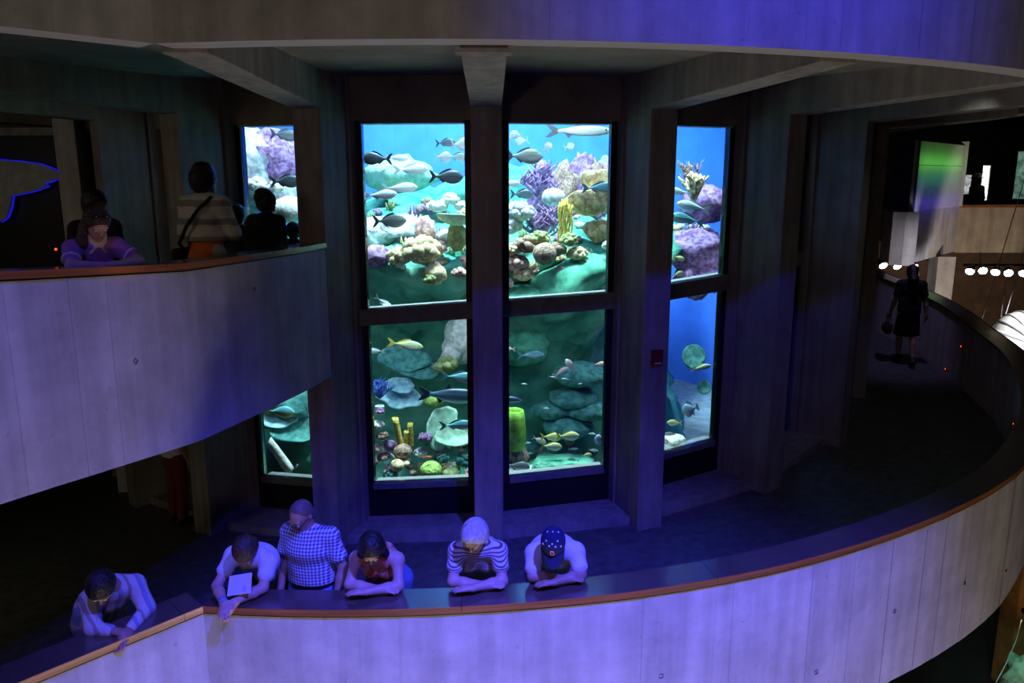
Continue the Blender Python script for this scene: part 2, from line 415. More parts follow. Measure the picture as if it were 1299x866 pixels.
for i in range(-5, 8):
    pm = fin_phi(i)+DF/2; d = Vector((math.sin(R_(pm)), -math.cos(R_(pm)), 0)); t_ = Vector((math.cos(R_(pm)), math.sin(R_(pm)), 0))
    half = AP*math.tan(R_(DF/2))
    slope = (fl(pm+6)-fl(pm-6))/(2*AP*math.tan(R_(6)))
    f0 = fl(pm)
    def q(a, w, H): return W(Vector((TX, TY, 0)) + d*a + t_*w + Vector((0, 0, H)))
    def bar(a0, a1, w0, w1, h0, h1, s0=slope, s1=slope):     # sheared box
        return MB().hexa([q(a1, w0, h0+s0*w0), q(a1, w1, h0+s0*w1), q(a0, w1, h0+s0*w1), q(a0, w0, h0+s0*w0),
                          q(a1, w0, h1+s1*w0), q(a1, w1, h1+s1*w1), q(a0, w1, h1+s1*w1), q(a0, w0, h1+s1*w0)])
    hasw = -3 <= i <= 2
    # header and base
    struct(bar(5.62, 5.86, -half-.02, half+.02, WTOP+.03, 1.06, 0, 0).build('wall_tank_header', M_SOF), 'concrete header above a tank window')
    sill = f0+.53
    struct(bar(5.62, 5.80, -half-.02, half+.02, f0-.2, sill-.07).build('wall_tank_base', M_DARK), 'black panel below a tank window')
    struct(bar(5.80, 6.36, -half-.05, half+.05, f0-.2, f0+.10).build('wall_tank_kerb', M_COL), 'low concrete kerb between two columns at the foot of the tank')
    if not hasw:
        struct(bar(5.62, 5.80, -half-.02, half+.02, sill-.07, WTOP+.03, slope, 0).build('wall_tank_blank', M_DARK), 'blank black tank wall between two columns')
        continue
    wn += 1
    w = thing('window_%d' % wn, q(5.7, 0, sill), None, None); w['kind'] = 'structure'; w['label'] = 'tall tank window between two concrete columns'
    base = w.location.copy()
    def part(mb, name, m):
        mb.V = [v-base for v in mb.V]; return mb.build(name, m, w)
    hw = .585; mid = f0+2.60
    for sgn in (-1, 1):
        a, b_ = sorted((sgn*hw, sgn*(half+.02)))
        part(bar(5.705, 5.80, a, b_, sill-.07, WTOP+.03, slope, 0), 'frame', M_FRAME)
    part(bar(5.60, 5.86, -half, half, mid-.10, mid+.09), 'mullion', M_BAR)
    part(bar(5.62, 5.84, -hw, hw, sill-.07, sill), 'sill', M_BAR)
    part(bar(5.60, 5.86, -hw, hw, WTOP, WTOP+.035, 0, 0), 'head_trim', M_BAR)
    part(bar(5.72, 5.76, -hw, hw, mid+.09, WTOP, slope, 0), 'pane', mg)
    part(bar(5.72, 5.76, -hw, hw, sill, mid-.10), 'pane', mg)
#@@PART2
# ================================================================== TANK INTERIOR
M_TANK = mat('tank_wall_haze', (.10, .26, .82), .8, var=.15, scale=1.5)  # blue wall colour stands for light scattered in the deep water
# inner shell of the tank behind the visible bays, with floor; open towards the windows
shell = MB(); V = []; F = []
phs = list(np.arange(fin_phi(4), fin_phi(-4)+360+.1, DF/2))
for ph in phs:
    for r, H in ((5.5, -4.9), (5.5, 7.6), (5.62, 7.6), (5.62, -4.9)): V.append(W(pol(ph, r, H)))
for k in range(len(phs)-1):
    a = k*4; b = a+4
    F += [(a, b, b+1, a+1), (a+1, b+1, b+2, a+2), (a+2, b+2, b+3, a+3), (a+3, b+3, b, a)]
F += [(0, 1, 2, 3), tuple(reversed(range(len(V)-4, len(V))))]
shell.add(V, F); struct(shell.build('wall_tank_shell', M_TANK), 'inner wall of the round tank coloured like blue water haze')
up = MB(); V = []; F = []
phs = list(np.arange(fin_phi(-4), fin_phi(4)+.1, DF))
for ph in phs:
    for r, H in ((5.66, 1.26), (5.66, 7.6), (5.8, 7.6), (5.8, 1.26)): V.append(W(pol(ph, r, H)))
for k in range(len(phs)-1):
    a = k*4; b = a+4
    F += [(a, b, b+1, a+1), (a+1, b+1, b+2, a+2), (a+2, b+2, b+3, a+3), (a+3, b+3, b, a)]
F += [(0, 1, 2, 3), tuple(reversed(range(len(V)-4, len(V))))]
up.add(V, F); struct(up.build('wall_tank_upper', M_TANK), 'upper tank wall above the ring slab')
def disc(name, r, H, thick, m, label):
    mb = MB().lathe([(r, -thick), (r, 0)], 44, True, W(Vector((TX, TY, H)))); return struct(mb.build(name, m), label)
disc('floor_tank', 5.58, -4.75, .1, mat('tank_sand', (.30, .31, .28), .9, var=.3, scale=6, bump=.4), 'sandy bottom of the tank')
for ph_, r_, pw in ((-46, 5.0, 60), (-28, 5.0, 170), (-7, 5.0, 440), (9, 5.0, 440), (28, 5.0, 330), (-15, 2.6, 120), (15, 2.6, 120), (180, 3.0, 3300)):
    q_ = pol(ph_, r_); q2_ = pol(ph_, r_-.1); lm_ = lamp('tank_lamp', 'AREA', (q_.x, q_.y, 7.2), (q2_.x, q2_.y, -4), (.80, .93, 1.0) if r_ > 4 else (.40, .62, 1.0), pw, 1.0 if r_ > 4 else 2.6); lm_.data.spread = R_(80)
# added fill strips, unseen behind the window heads and middle bars, lighting the reef
for i_ in range(-3, 3):
    pm_ = fin_phi(i_)+DF/2; md_ = fl(pm_)+2.6
    for H_, r2_, H2_, pw in ((WTOP+.22, 3.6, -1.3, 9), (md_, 4.2, md_-1.8, 5.5)):
        q_ = pol(pm_, 5.52, H_); q2_ = pol(pm_, r2_, H2_)
        lm_ = lamp('reef_fill', 'AREA', tuple(q_), tuple(q2_), (.62, .86, 1.0), pw, 1.0); lm_.data.shape = 'RECTANGLE'; lm_.data.size = 1.05; lm_.data.size_y = .07
# water: one homogeneous body
mw, tw, bw = nt('sea_water'); tw.nodes.remove(bw)
_vs = tw.nodes.new('ShaderNodeVolumeScatter'); _vs.inputs['Color'].default_value = (.42, .66, 1.0, 1); _vs.inputs['Density'].default_value = .15; _vs.inputs['Anisotropy'].default_value = .2
_va = tw.nodes.new('ShaderNodeVolumeAbsorption'); _va.inputs['Color'].default_value = (.0, .72, .97, 1); _va.inputs['Density'].default_value = .13
_ad = tw.nodes.new('ShaderNodeAddShader'); tw.links.new(_vs.outputs[0], _ad.inputs[0]); tw.links.new(_va.outputs[0], _ad.inputs[1])
tw.links.new(_ad.outputs[0], tw.nodes['Material Output'].inputs['Volume'])
wb = MB(); n = 44; ang = [fin_phi(0) + k*DF for k in range(22)]
rv = 5.70/math.cos(R_(DF/2))
V = [W(pol(a, rv, -4.7)) for a in ang] + [W(pol(a, rv, 2.3)) for a in ang]
F = [tuple(range(22)), tuple(reversed(range(22, 44)))] + [(i, 22+i, 22+(i+1) % 22, (i+1) % 22) for i in range(22)]
wb.add(V, F); wob = wb.build('sea_water', mw); tag(wob, 'clear blue green sea water filling the tank behind the windows', 'water', kind='stuff')

# reef rock ------------------------------------------------------------
mr, trk, brk = nt('reef_rock'); N = trk.nodes; L = trk.links
tc = N.new('ShaderNodeTexCoord'); n1 = N.new('ShaderNodeTexNoise'); n1.inputs['Scale'].default_value = 1.7; n1.inputs['Detail'].default_value = 8
n2 = N.new('ShaderNodeTexVoronoi'); n2.inputs['Scale'].default_value = 5
L.new(tc.outputs['Object'], n1.inputs[0]); L.new(tc.outputs['Object'], n2.inputs[0])
rp = N.new('ShaderNodeValToRGB'); L.new(n1.outputs[0], rp.inputs[0]); E = rp.color_ramp.elements
E[0].position = .3; E[0].color = (.02, .15, .10, 1); E[1].position = .72; E[1].color = (.18, .46, .32, 1)
e = E.new(.5); e.color = (.06, .30, .21, 1)
L.new(rp.outputs[0], brk.inputs['Base Color']); brk.inputs['Roughness'].default_value = .9
bp_ = N.new('ShaderNodeBump'); bp_.inputs['Strength'].default_value = .6; bp_.inputs['Distance'].default_value = .08
L.new(n2.outputs['Distance'], bp_.inputs['Height']); L.new(bp_.outputs[0], brk.inputs['Normal'])
prof = [(5.35, -4.75), (5.15, -4.2), (4.75, -3.75), (4.3, -3.45), (4.0, -3.1), (3.82, -2.7), (3.8, -2.3), (3.9, -1.95), (4.15, -1.65), (4.5, -1.42), (4.72, -1.2), (4.7, -1.05), (4.45, -.95), (4.0, -.88), (3.5, -.78), (3.1, -.62), (2.7, -.45), (2.2, -.35), (1.6, -.2), (.9, -.1), (.01, 0.)]
pr = np.array(prof); seg = np.r_[0, np.cumsum(np.hypot(*np.diff(pr, axis=0).T))]
ns = 74; S = np.linspace(0, seg[-1], ns); PRr = np.interp(S, seg, pr[:, 0]); PRh = np.interp(S, seg, pr[:, 1])
na = 200; V = []; F = []
for a in range(na):
    ph = 360*a/na; t = R_(ph)
    # the mound leans: ledge rises towards the right-hand windows, bays cut in
    lean = .22*math.sin(R_(ph)-.35) ; bay = .25*noise.noise(Vector((math.cos(t)*2.1, math.sin(t)*2.1, 3.3)))
    for k in range(ns):
        r, h = PRr[k], PRh[k]; w = min(1, r/1.2)
        p = Vector((r*math.sin(t), -r*math.cos(t), h))
        d = noise.fractal(p*1.3, 1., 2., 5)*.28 + .10*noise.fractal(p*4.5, 1., 2., 3)
        kk = max(0, min(1, (h+4.2)/2.5))
        r2 = r + w*(d + bay*kk); h2 = h + w*.6*noise.fractal(p*1.1 + Vector((7, 3, 1)), 1, 2, 4)*.4 + lean*kk
        pg = ph if ph < 180 else ph-360; st_ = 24 if h < -1.25 else 48
        cv = max(0., min(1., (pg-st_)/14))*max(0., min(1., (130-pg)/15)); cv = cv*cv*(3-2*cv); r2 *= 1-.32*cv
        r2 = min(r2, 5.42)
        V.append((TX + r2*math.sin(t), TY - r2*math.cos(t), h2+ZC))
for a in range(na):
    for k in range(ns-1):
        b = (a+1) % na; F.append((a*ns+k, b*ns+k, b*ns+k+1, a*ns+k+1))
V_REEF, F_REEF = V, F
rk = obj('reef_rock', V, F, mr, None, True); tag(rk, 'great green brown reef rock mound filling the middle of the tank', 'rock')

# corals ---------------------------------------------------------------
def coral_mat(name, c0, c1, scale=14, kind='noise', rough=.85):
    m, t, b = nt(name); N = t.nodes; L = t.links
    tc = N.new('ShaderNodeTexCoord')
    if kind == 'brain':
        n = N.new('ShaderNodeTexNoise'); n.inputs['Scale'].default_value = scale; n.inputs['Detail'].default_value = 1; n.inputs['Distortion'].default_value = 1.5; o = n.outputs[0]
    else:
        n = N.new('ShaderNodeTexNoise'); n.inputs['Scale'].default_value = scale; n.inputs['Detail'].default_value = 6; o = n.outputs[0]
    L.new(tc.outputs['Object'], n.inputs[0])
    rp = N.new('ShaderNodeValToRGB'); L.new(o, rp.inputs[0])
    rp.color_ramp.elements[0].position = .38; rp.color_ramp.elements[1].position = .62
    rp.color_ramp.elements[0].color = (*c0, 1); rp.color_ramp.elements[1].color = (*c1, 1)
    L.new(rp.outputs[0], b.inputs['Base Color']); b.inputs['Roughness'].default_value = rough
    bp = N.new('ShaderNodeBump'); bp.inputs['Strength'].default_value = .5; bp.inputs['Distance'].default_value = .03
    L.new(o, bp.inputs['Height']); L.new(bp.outputs[0], b.inputs['Normal'])
    MATS[name] = m; return m
CM = dict(
 green=coral_mat('coral_lime', (.22, .42, .06), (.55, .80, .22), 22, 'brain'),
 tan=coral_mat('coral_tan', (.42, .27, .13), (.92, .76, .48), 16),
 pink=coral_mat('coral_pink', (.45, .20, .20), (.88, .58, .50), 18),
 brown=coral_mat('coral_brown', (.22, .13, .10), (.55, .36, .26), 18, 'brain'),
 purple=coral_mat('coral_purple', (.16, .07, .20), (.46, .28, .52), 16),
 olive=coral_mat('coral_olive', (.20, .24, .08), (.48, .52, .24), 14),
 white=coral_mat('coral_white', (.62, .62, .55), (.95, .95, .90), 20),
 teal=coral_mat('coral_teal', (.04, .22, .20), (.14, .44, .40), 12),
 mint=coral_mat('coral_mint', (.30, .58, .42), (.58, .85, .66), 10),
 yellow=coral_mat('sponge_yellow', (.58, .42, .04), (.95, .80, .20), 30),
 lime2=coral_mat('sponge_green', (.18, .45, .04), (.38, .72, .10), 9),
 cyan=coral_mat('coral_cyan', (.22, .50, .58), (.50, .82, .88), 12),
 moss=coral_mat('rock_moss', (.04, .24, .15), (.12, .46, .30), 6),
 grey=coral_mat('coral_grey', (.36, .40, .42), (.72, .76, .76), 14),
)
def ico(sub, fn):
    bm = bmesh.new(); bmesh.ops.create_icosphere(bm, subdivisions=sub, radius=1)
    V = [fn(v.co.normalized()) for v in bm.verts]; F = [[v.index for v in f.verts] for f in bm.faces]
    bm.free(); return V, F
SEED = [0]
def sd(): SEED[0] += 1; return Vector((SEED[0]*3.7, SEED[0]*1.3, SEED[0]*2.1))
def boulder(name, P, r, m, label, cat='coral', lump=.18, flat=.8, freq=2.2, group=None, sub=3):
    s = sd()
    def fn(n):
        d = 1 + lump*noise.fractal(n*freq+s, 1, 2, 4)
        return Vector((n.x*d*r, n.y*d*r, n.z*d*r*flat))
    V, F = ico(sub, fn); o = obj(name, V, F, m, None, True); o.location = W(P); return tag(o, label, cat, group)
def knobby(name, P, r, m, label, n=22, kr=.28, flat=.7, cat='coral', group=None):
    """colony of rounded lobes: every lobe is a part"""
    t = thing(name, W(P), label, cat, group); rg = random.Random(SEED[0]); SEED[0] += 1
    n = int(n*1.9); kr *= .72; data = []
    for v in range(3):
        s = sd(); V, F = ico(2, lambda q: q*(1+.16*noise.fractal(q*2.5+s, 1, 2, 3))); data.append(meshdata('lobe', V, F, m, True))
    for k in range(n):
        a = rg.uniform(0, 6.283); c = rg.uniform(-.2, 1); q = math.sqrt(max(0, 1-c*c))
        o = link(bpy.data.objects.new('lobe', data[k % 3]), t)
        o.location = Vector((q*math.cos(a), q*math.sin(a), c*flat))*r*.72
        x = r*kr*rg.uniform(.75, 1.3); o.scale = (x, x, x*rg.uniform(.8, 1.1)); o.rotation_euler = (rg.uniform(0, 3), rg.uniform(0, 3), 0)
    core = ico(2, lambda q: Vector((q.x, q.y, q.z*flat))*r*.74)
    obj('core', core[0], core[1], m, t, True); return t
def plate(name, P, rx, ry, m, label, tilt=(0, 0), rot=0., thick=.05, ruffle=.12, cup=.15, cat='coral', group=None):
    s = sd(); na, nr = 36, 7; V = []; F = []
    for side in (0, 1):
        for i in range(nr+1):
            for j in range(na):
                a = 2*math.pi*j/na; e = 1 + ruffle*noise.noise(Vector((math.cos(a)*1.6, math.sin(a)*1.6, 0))+s)*2
                q = i/nr; x = rx*e*q*math.cos(a); y = ry*e*q*math.sin(a)
                z = cup*rx*q*q + .05*rx*noise.noise(Vector((x*4/rx, y*4/ry, 0))+s)*q
                z += (-thick*(1-q**3*.8) if side else 0)
                V.append((x, y, z))
        b = side*(nr+1)*na
        for i in range(nr):
            for j in range(na):
                j2 = (j+1) % na; f = (b+i*na+j, b+i*na+j2, b+(i+1)*na+j2, b+(i+1)*na+j)
                F.append(f if not side else f[::-1])
    b = (nr+1)*na
    for j in range(na):
        j2 = (j+1) % na; F.append((nr*na+j, nr*na+j2, b+nr*na+j2, b+nr*na+j))
    o = obj(name, V, F, m, None, True); o.location = W(P); o.rotation_euler = (tilt[0], tilt[1], rot); return tag(o, label, cat, group)
def tubes(name, P, specs, m, label, cat='sponge', group=None):
    """specs: list of (dx, dy, height, radius, leanx); each hollow tube a part"""
    t = thing(name, W(P), label, cat, group)
    for dx, dy, h, r, lean in specs:
        mb = MB(); k = 7; V = []; F = []; n = 12; s = sd()
        rings = [(r*(1+.12*noise.noise(Vector((q*5, 0, 0))+s)), q*h) for q in np.linspace(0, 1, k)] + [(r*.7, h), (r*.62, h*.8)]
        for rad, z in rings:
            for j in range(n):
                a = 2*math.pi*j/n; e = 1+.10*noise.noise(Vector((math.cos(a)*2, math.sin(a)*2, z*9))+s)
                V.append((rad*e*math.cos(a)+lean*z, rad*e*math.sin(a), z))
        for i in range(len(rings)-1):
            for j in range(n):
                j2 = (j+1) % n; F.append((i*n+j, i*n+j2, (i+1)*n+j2, (i+1)*n+j))
        F.append(tuple(range((len(rings)-1)*n, len(rings)*n)))
        o = obj('tube', V, F, m, t, True); o.location = (dx, dy, 0)
    return t
def branchy(name, P, h, m, label, n=9, spread=.5, rad=.02, cat='coral', group=None, flat=False, rotz=0., fork=3):
    """branching colony: every main branch (with its twigs) is a part"""
    t = thing(name, W(P), label, cat, group, rotz); rg = random.Random(SEED[0]+5); SEED[0] += 1
    for k in range(n):
        a = rg.uniform(0, 6.28); lx = (k/(n-1)-.5)*2*spread if flat else spread*rg.uniform(.2, 1)*math.cos(a)
        ly = (rg.uniform(-.06, .06) if flat else spread*rg.uniform(.2, 1)*math.sin(a))
        hh = h*rg.uniform(.7, 1)*(math.cos(lx/spread*1.1) if flat else 1)
        mb = MB(); p0 = Vector((0, 0, 0)); p1 = Vector((lx*h*.55, ly*h*.5, hh*.55)); p2 = Vector((lx*h, ly*h, hh))
        mb.tube([p0, p1, p2], [rad, rad*.85, rad*.5], 6)
        for f in range(fork):
            q = rg.uniform(.35, .95); b0 = p0.lerp(p1, q*2) if q < .5 else p1.lerp(p2, q*2-1)
            tip = b0 + Vector((rg.uniform(-.3, .3)*h, (rg.uniform(-.05, .05) if flat else rg.uniform(-.25, .25))*h, rg.uniform(.12, .3)*h))
            mb.tube([b0, b0.lerp(tip, .5)+Vector((0, 0, -.02*h)), tip], [rad*.7, rad*.6, rad*.35], 5)
        mb.build('branch', m, t, True)
    return t
def whips(name, P, specs, h, m, label, rad=.014):
    t = thing(name, W(P), label, 'coral'); rg = random.Random(3)
    for dx, dy in specs:
        hh = h*rg.uniform(.82, 1.05); mb = MB()
        pts = [Vector((dx+.012*math.sin(k*1.7+dx*40), dy, hh*k/6)) for k in range(7)]
        mb.tube(pts, [rad*(1.15 if k % 2 else .9) for k in range(7)], 7); mb.build('rod', m, t, True)
    return t

# many small corals grown onto the reef rock itself
from mathutils.bvhtree import BVHTree
bvh = BVHTree.FromPolygons([Vector(v) for v in V_REEF], F_REEF)
def nub_mesh(name, m, n, kind):
    rg = random.Random(n*7+len(kind)); mb = MB()
    if kind == 'nub':
        for k in range(n):
            a = rg.uniform(0, 6.28); q = math.sqrt(rg.uniform(0, 1)); s = sd(); c = Vector((q*math.cos(a)*.8, q*math.sin(a)*.8, .25+.5*(1-q)))
            r = rg.uniform(.26, .48); Vv, Ff = ico(2, lambda u: u*r*(1+.2*noise.fractal(u*2.4+s, 1, 2, 2))+c); mb.add(Vv, Ff)
    else:
        for k in range(n):
            a = rg.uniform(0, 6.28); q = rg.uniform(.1, .75); b = Vector((q*math.cos(a), q*math.sin(a), 0)); tp = b*1.5+Vector((0, 0, rg.uniform(.8, 1.7)))
            mb.tube([b*.6, b.lerp(tp, .5), tp], [.16, .14, .09], 6)
    return meshdata(name, mb.V, mb.F, m, True)
ENC = []
for cname, word in (('tan', 'tan'), ('pink', 'pink'), ('olive', 'olive'), ('brown', 'brown'), ('white', 'cream white'), ('purple', 'violet')):
    ENC.append((word, 'nubbly', nub_mesh('nubbly_coral', CM[cname], 9, 'nub'))); ENC.append((word, 'finger', nub_mesh('finger_coral', CM[cname], 12, 'finger')))
def encrust(x0, x1, y0, y1, n, rmin, rmax, wts, where, seed):
    rg = random.Random(seed); k = 0; tries = 0
    while k < n and tries < n*12:
        tries += 1; px, py = rg.uniform(x0, x1), rg.uniform(y0, y1)
        d = at(px, py, 10.); d.normalize(); h, nn, ix, dist = bvh.ray_cast(W(Vector((0, 0, 0))), d)
        if h is None or h.y > 12.6 or h.y < 9.4: continue
        if nn.dot(d) > 0: nn = -nn
        word, kd, me = ENC[rg.choices(range(len(ENC)), wts)[0]]
        o = link(bpy.data.objects.new(me.name, me)); r = rg.uniform(rmin, rmax); up = (nn*.6+Vector((0, 0, 1))).normalized()
        o.location = h - up*r*.15; o.scale = (r,)*3; o.rotation_euler = (up.to_track_quat('Z', 'Y') @ Matrix.Rotation(rg.uniform(0, 6.28), 3, 'Z').to_quaternion()).to_euler()
        tag(o, 'small %s %s coral encrusting the %s' % (word, kd, where), 'coral', 'small corals encrusting the %s' % where); k += 1
encrust(464, 598, 296, 340, 46, .05, .10, (5, 3, 4, 2, 2, 1, 2, 1, 2, 2, 2, 1), 'reef crest left of the middle column', 1)
encrust(464, 598, 236, 300, 26, .06, .13, (1, 1, 1, 1, 1, 1, 1, 1, 4, 4, 3, 2), 'pale slope behind the left crest', 2)
encrust(640, 772, 268, 356, 62, .05, .10, (5, 3, 4, 3, 2, 1, 3, 2, 2, 2, 1, 1), 'reef crest right of the middle column', 3)
encrust(640, 772, 225, 275, 28, .06, .13, (1, 1, 1, 1, 1, 1, 3, 3, 3, 3, 4, 4), 'far ridge right of the middle column', 4)
encrust(474, 598, 560, 606, 40, .04, .08, (3, 2, 3, 2, 3, 2, 2, 1, 3, 2, 2, 1), 'bottom slope behind the left lower pane', 5)
encrust(642, 764, 545, 596, 18, .03, .07, (1, 1, 1, 1, 3, 2, 1, 1, 1, 1, 0, 0), 'bottom slope behind the right lower pane', 6)
encrust(850, 912, 235, 345, 20, .06, .13, (2, 2, 1, 1, 1, 1, 2, 2, 1, 2, 3, 3), 'reef seen through the narrow side window', 7)
encrust(314, 370, 175, 290, 20, .07, .14, (1, 1, 1, 1, 3, 2, 1, 1, 3, 4, 3, 2), 'reef seen through the gallery window', 8)
# --- upper left front window (y 160-390)
boulder('boulder_coral', at(551, 348, 10.0), .16, CM['tan'], 'tan domed coral on the reef crest below the green table coral')
knobby('lobed_coral', at(536, 320, 10.1), .30, CM['tan'], 'large sunlit tan lobed coral on the reef crest', 30)
knobby('lobed_coral', at(506, 327, 10.2), .20, CM['tan'], 'cream lobed coral left beside the large tan one on the crest', 18)
knobby('lobed_coral', at(556, 315, 10.2), .14, CM['pink'], 'pinkish lobed coral between tan coral and table coral', 14)
boulder('column_coral', at(540, 295, 10.5), .13, CM['pink'], 'upright brown pink pillar coral standing behind the tan lobes', flat=1.7, lump=.25)
plate('table_coral', at(578, 281, 10.3), .26, .22, CM['mint'], 'green flat topped table coral with pale rim', tilt=(-.16, .05), cup=.28)
boulder('table_coral_stalk', at(580, 300, 10.42), .13, CM['olive'], 'olive stalk rock under the green table coral', flat=1.5)
boulder('brain_coral', at(566, 302, 10.6), .15, CM['grey'], 'grey rounded brain coral behind the table coral')
knobby('lobed_coral', at(592, 271, 10.6), .12, CM['tan'], 'small orange tan coral poking above the table coral', 10)
for k, (x, y, r) in enumerate(((572, 253, .14), (556, 262, .16), (584, 262, .12))):
    knobby('pale_coral', at(x, y, 11.2), r, CM['white'], ['pale white coral tuft farthest up behind the table coral', 'pale white coral tuft left behind the table coral', 'pale white coral tuft close behind the table coral'][k], 12)
knobby('lobed_coral', at(584, 347, 9.95), .13, CM['pink'], 'pink lobed coral on the shaded slope near the window column', 14)
knobby('lobed_coral', at(546, 356, 9.9), .12, CM['olive'], 'olive cluster of round lobes hanging under the crest', 12, .4)
boulder('blue_rock', at(476, 325, 10.4), .18, CM['purple'], 'violet rounded rock at the crest edge beside the window frame')
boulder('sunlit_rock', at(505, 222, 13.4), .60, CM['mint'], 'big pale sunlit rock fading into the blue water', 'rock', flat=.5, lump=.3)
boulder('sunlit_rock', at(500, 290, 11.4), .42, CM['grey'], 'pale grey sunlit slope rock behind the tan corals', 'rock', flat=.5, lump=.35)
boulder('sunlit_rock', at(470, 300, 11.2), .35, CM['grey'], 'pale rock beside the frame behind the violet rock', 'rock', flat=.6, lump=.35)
# --- upper right front window
plate('cup_sponge', at(752, 268, 10.45), .34, .30, CM['tan'], 'big beige cup shaped sponge tilted towards the glass', tilt=(-.45, -.12), cup=.55, cat='sponge')
plate('cup_sponge', at(762, 240, 10.85), .30, .26, CM['tan'], 'beige cup sponge standing behind the larger cup', tilt=(-.6, .1), cup=.45, cat='sponge')
whips('sea_rod_cluster', at(716, 306, 10.25), [(-.07, 0), (-.04, .03), (-.015, -.01), (.01, .02), (.035, 0), (.06, .03), (.085, -.01)], .56, CM['yellow'], 'stiff yellow sea rods standing upright beside the beige cup sponge')
branchy('sea_fan', at(690, 305, 10.8), .50, CM['purple'], 'pink purple sea fan spread behind the yellow rods', 13, .55, .017, flat=True, fork=7)
branchy('sea_fan', at(683, 250, 11.8), .55, CM['purple'], 'hazy violet sea fan on the far slope', 13, .5, .022, flat=True, fork=7)
for k, (x, y, hh) in enumerate(((690, 255, .62), (714, 248, .55), (736, 245, .75), (752, 240, .5), (770, 238, .48))):
    boulder('hazy_pinnacle', at(x, y, 12.3+.1*k), .24, CM['purple'] if k % 2 == 0 else CM['brown'], 'blue violet pinnacle number %s of the far reef ridge seen through haze' % ['one', 'two', 'three', 'four', 'five'][k], 'rock', lump=.4, flat=hh/.28)
for k, (x, y, r, m, lb) in enumerate(((655, 335, .17, 'pink', 'pink lobed coral at the foot of the sea fan'), (668, 312, .18, 'brown', 'brown lobed coral mound at the upper end of the crest'), (648, 318, .14, 'tan', 'tan lobed coral next to the middle column'), (733, 323, .15, 'tan', 'tan lobed coral right under the yellow rods'), (760, 295, .24, 'tan', 'large tan lobed coral below the beige cup sponge'), (705, 318, .15, 'brown', 'brown lobed coral left below the yellow rods'), (664, 349, .15, 'tan', 'cream lobed coral above the green ledge beside the brain coral'), (712, 345, .12, 'pink', 'pink lobed coral on the lip of the green ledge'), (740, 335, .10, 'tan', 'small tan lobed coral on the lip of the green ledge'), (685, 303, .15, 'olive', 'olive lobed coral under the sea fan'), (722, 305, .13, 'olive', 'olive lobed coral behind the rods'), (645, 288, .2, 'grey', 'pale grey lobed coral in the light beside the column'), (660, 270, .22, 'grey', 'pale blue grey lobed coral high on the slope'), (640, 360, .13, 'pink', 'reddish lobed coral low beside the column'), (772, 312, .10, 'white', 'white lobed coral by the right frame'))):
    knobby('lobed_coral', at(x, y, 10.15 + (.5 if y < 300 else 0)), r, CM[m], lb, 18, .32)
boulder('brain_coral', at(691, 322, 9.98), .15, CM['brown'], 'round brown brain coral above the green ledge', lump=.05, flat=.95)
boulder('brain_coral', at(702, 250, 11.2), .16, CM['grey'], 'grey rounded coral behind the yellow rods', lump=.08)
boulder('ledge_rock', at(722, 352, 10.45), .62, CM['moss'], 'smooth green overhanging ledge rock sloping up towards the right frame', 'rock', flat=.42, lump=.22).rotation_euler = (.1, -.42, 0)
boulder('ledge_rock', at(668, 378, 10.35), .45, CM['moss'], 'smooth green ledge rock beside the middle column', 'rock', flat=.4, lump=.25)
# --- lower left front window (y 410-612)
plate('plate_coral', at(512, 455, 10.5), .34, .24, CM['teal'], 'broad dark teal plate coral, topmost of the stacked plates', tilt=(.75, .12), thick=.08, cup=.1)
plate('plate_coral', at(530, 468, 10.42), .30, .18, CM['teal'], 'narrow teal plate coral second in the stack', tilt=(.7, .25), thick=.08, cup=.1)
plate('plate_coral', at(507, 489, 10.25), .20, .13, CM['cyan'], 'small bright cyan plate coral in the stack', tilt=(.7, .1), thick=.07, cup=.1)
plate('plate_coral', at(508, 505, 10.2), .29, .17, CM['cyan'], 'wide bright cyan plate coral, lowest of the stack', tilt=(.7, .1), thick=.08, cup=.1)
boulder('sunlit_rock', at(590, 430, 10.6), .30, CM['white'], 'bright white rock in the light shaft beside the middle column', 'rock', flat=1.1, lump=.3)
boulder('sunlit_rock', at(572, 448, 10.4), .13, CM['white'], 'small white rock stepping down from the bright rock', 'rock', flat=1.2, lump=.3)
knobby('lobed_coral', at(566, 464, 10.3), .18, CM['olive'], 'yellow green lobed coral below the bright white rocks', 16, .35)
knobby('lobed_coral', at(551, 508, 10.1), .16, CM['green'], 'lime lobed coral behind the long fish', 14, .35)
plate('leaf_coral', at(560, 540, 9.95), .20, .30, CM['mint'], 'large mint green lettuce leaf coral standing upright', tilt=(1.15, .5), rot=.3, thick=.05)
plate('leaf_coral', at(577, 553, 9.85), .26, .16, CM['mint'], 'mint green leaf coral lying below the upright leaf', tilt=(.95, .05), thick=.05)
tubes('tube_sponge', at(509, 566, 9.75), [(0, 0, .38, .042, -.18), (.055, .02, .20, .038, .1), (.12, .03, .30, .036, .0)], CM['yellow'], 'yellow tube sponge with three chimneys on the tank bottom')
boulder('brain_coral', at(547, 596, 9.62), .14, CM['green'], 'bright lime brain coral at the bottom edge of the glass', lump=.05, flat=.85)
boulder('brain_coral', at(511, 572, 9.75), .125, CM['brown'], 'brown brain coral below the yellow tube sponge', lump=.05, flat=.9)
boulder('brain_coral', at(504, 590, 9.6), .09, CM['tan'], 'tan brain coral left of the lime brain coral', lump=.05, flat=.9)
boulder('brain_coral', at(515, 588, 9.65), .05, CM['tan'], 'tiny tan brain coral touching the tan one', lump=.05, flat=.9)
boulder('brain_coral', at(572, 600, 9.65), .12, CM['olive'], 'olive brain coral sunk into the gravel beside the lime one', lump=.06, flat=.6)
boulder('brain_coral', at(579, 594, 9.7), .05, CM['green'], 'small lime coral ball above the olive one', lump=.06)
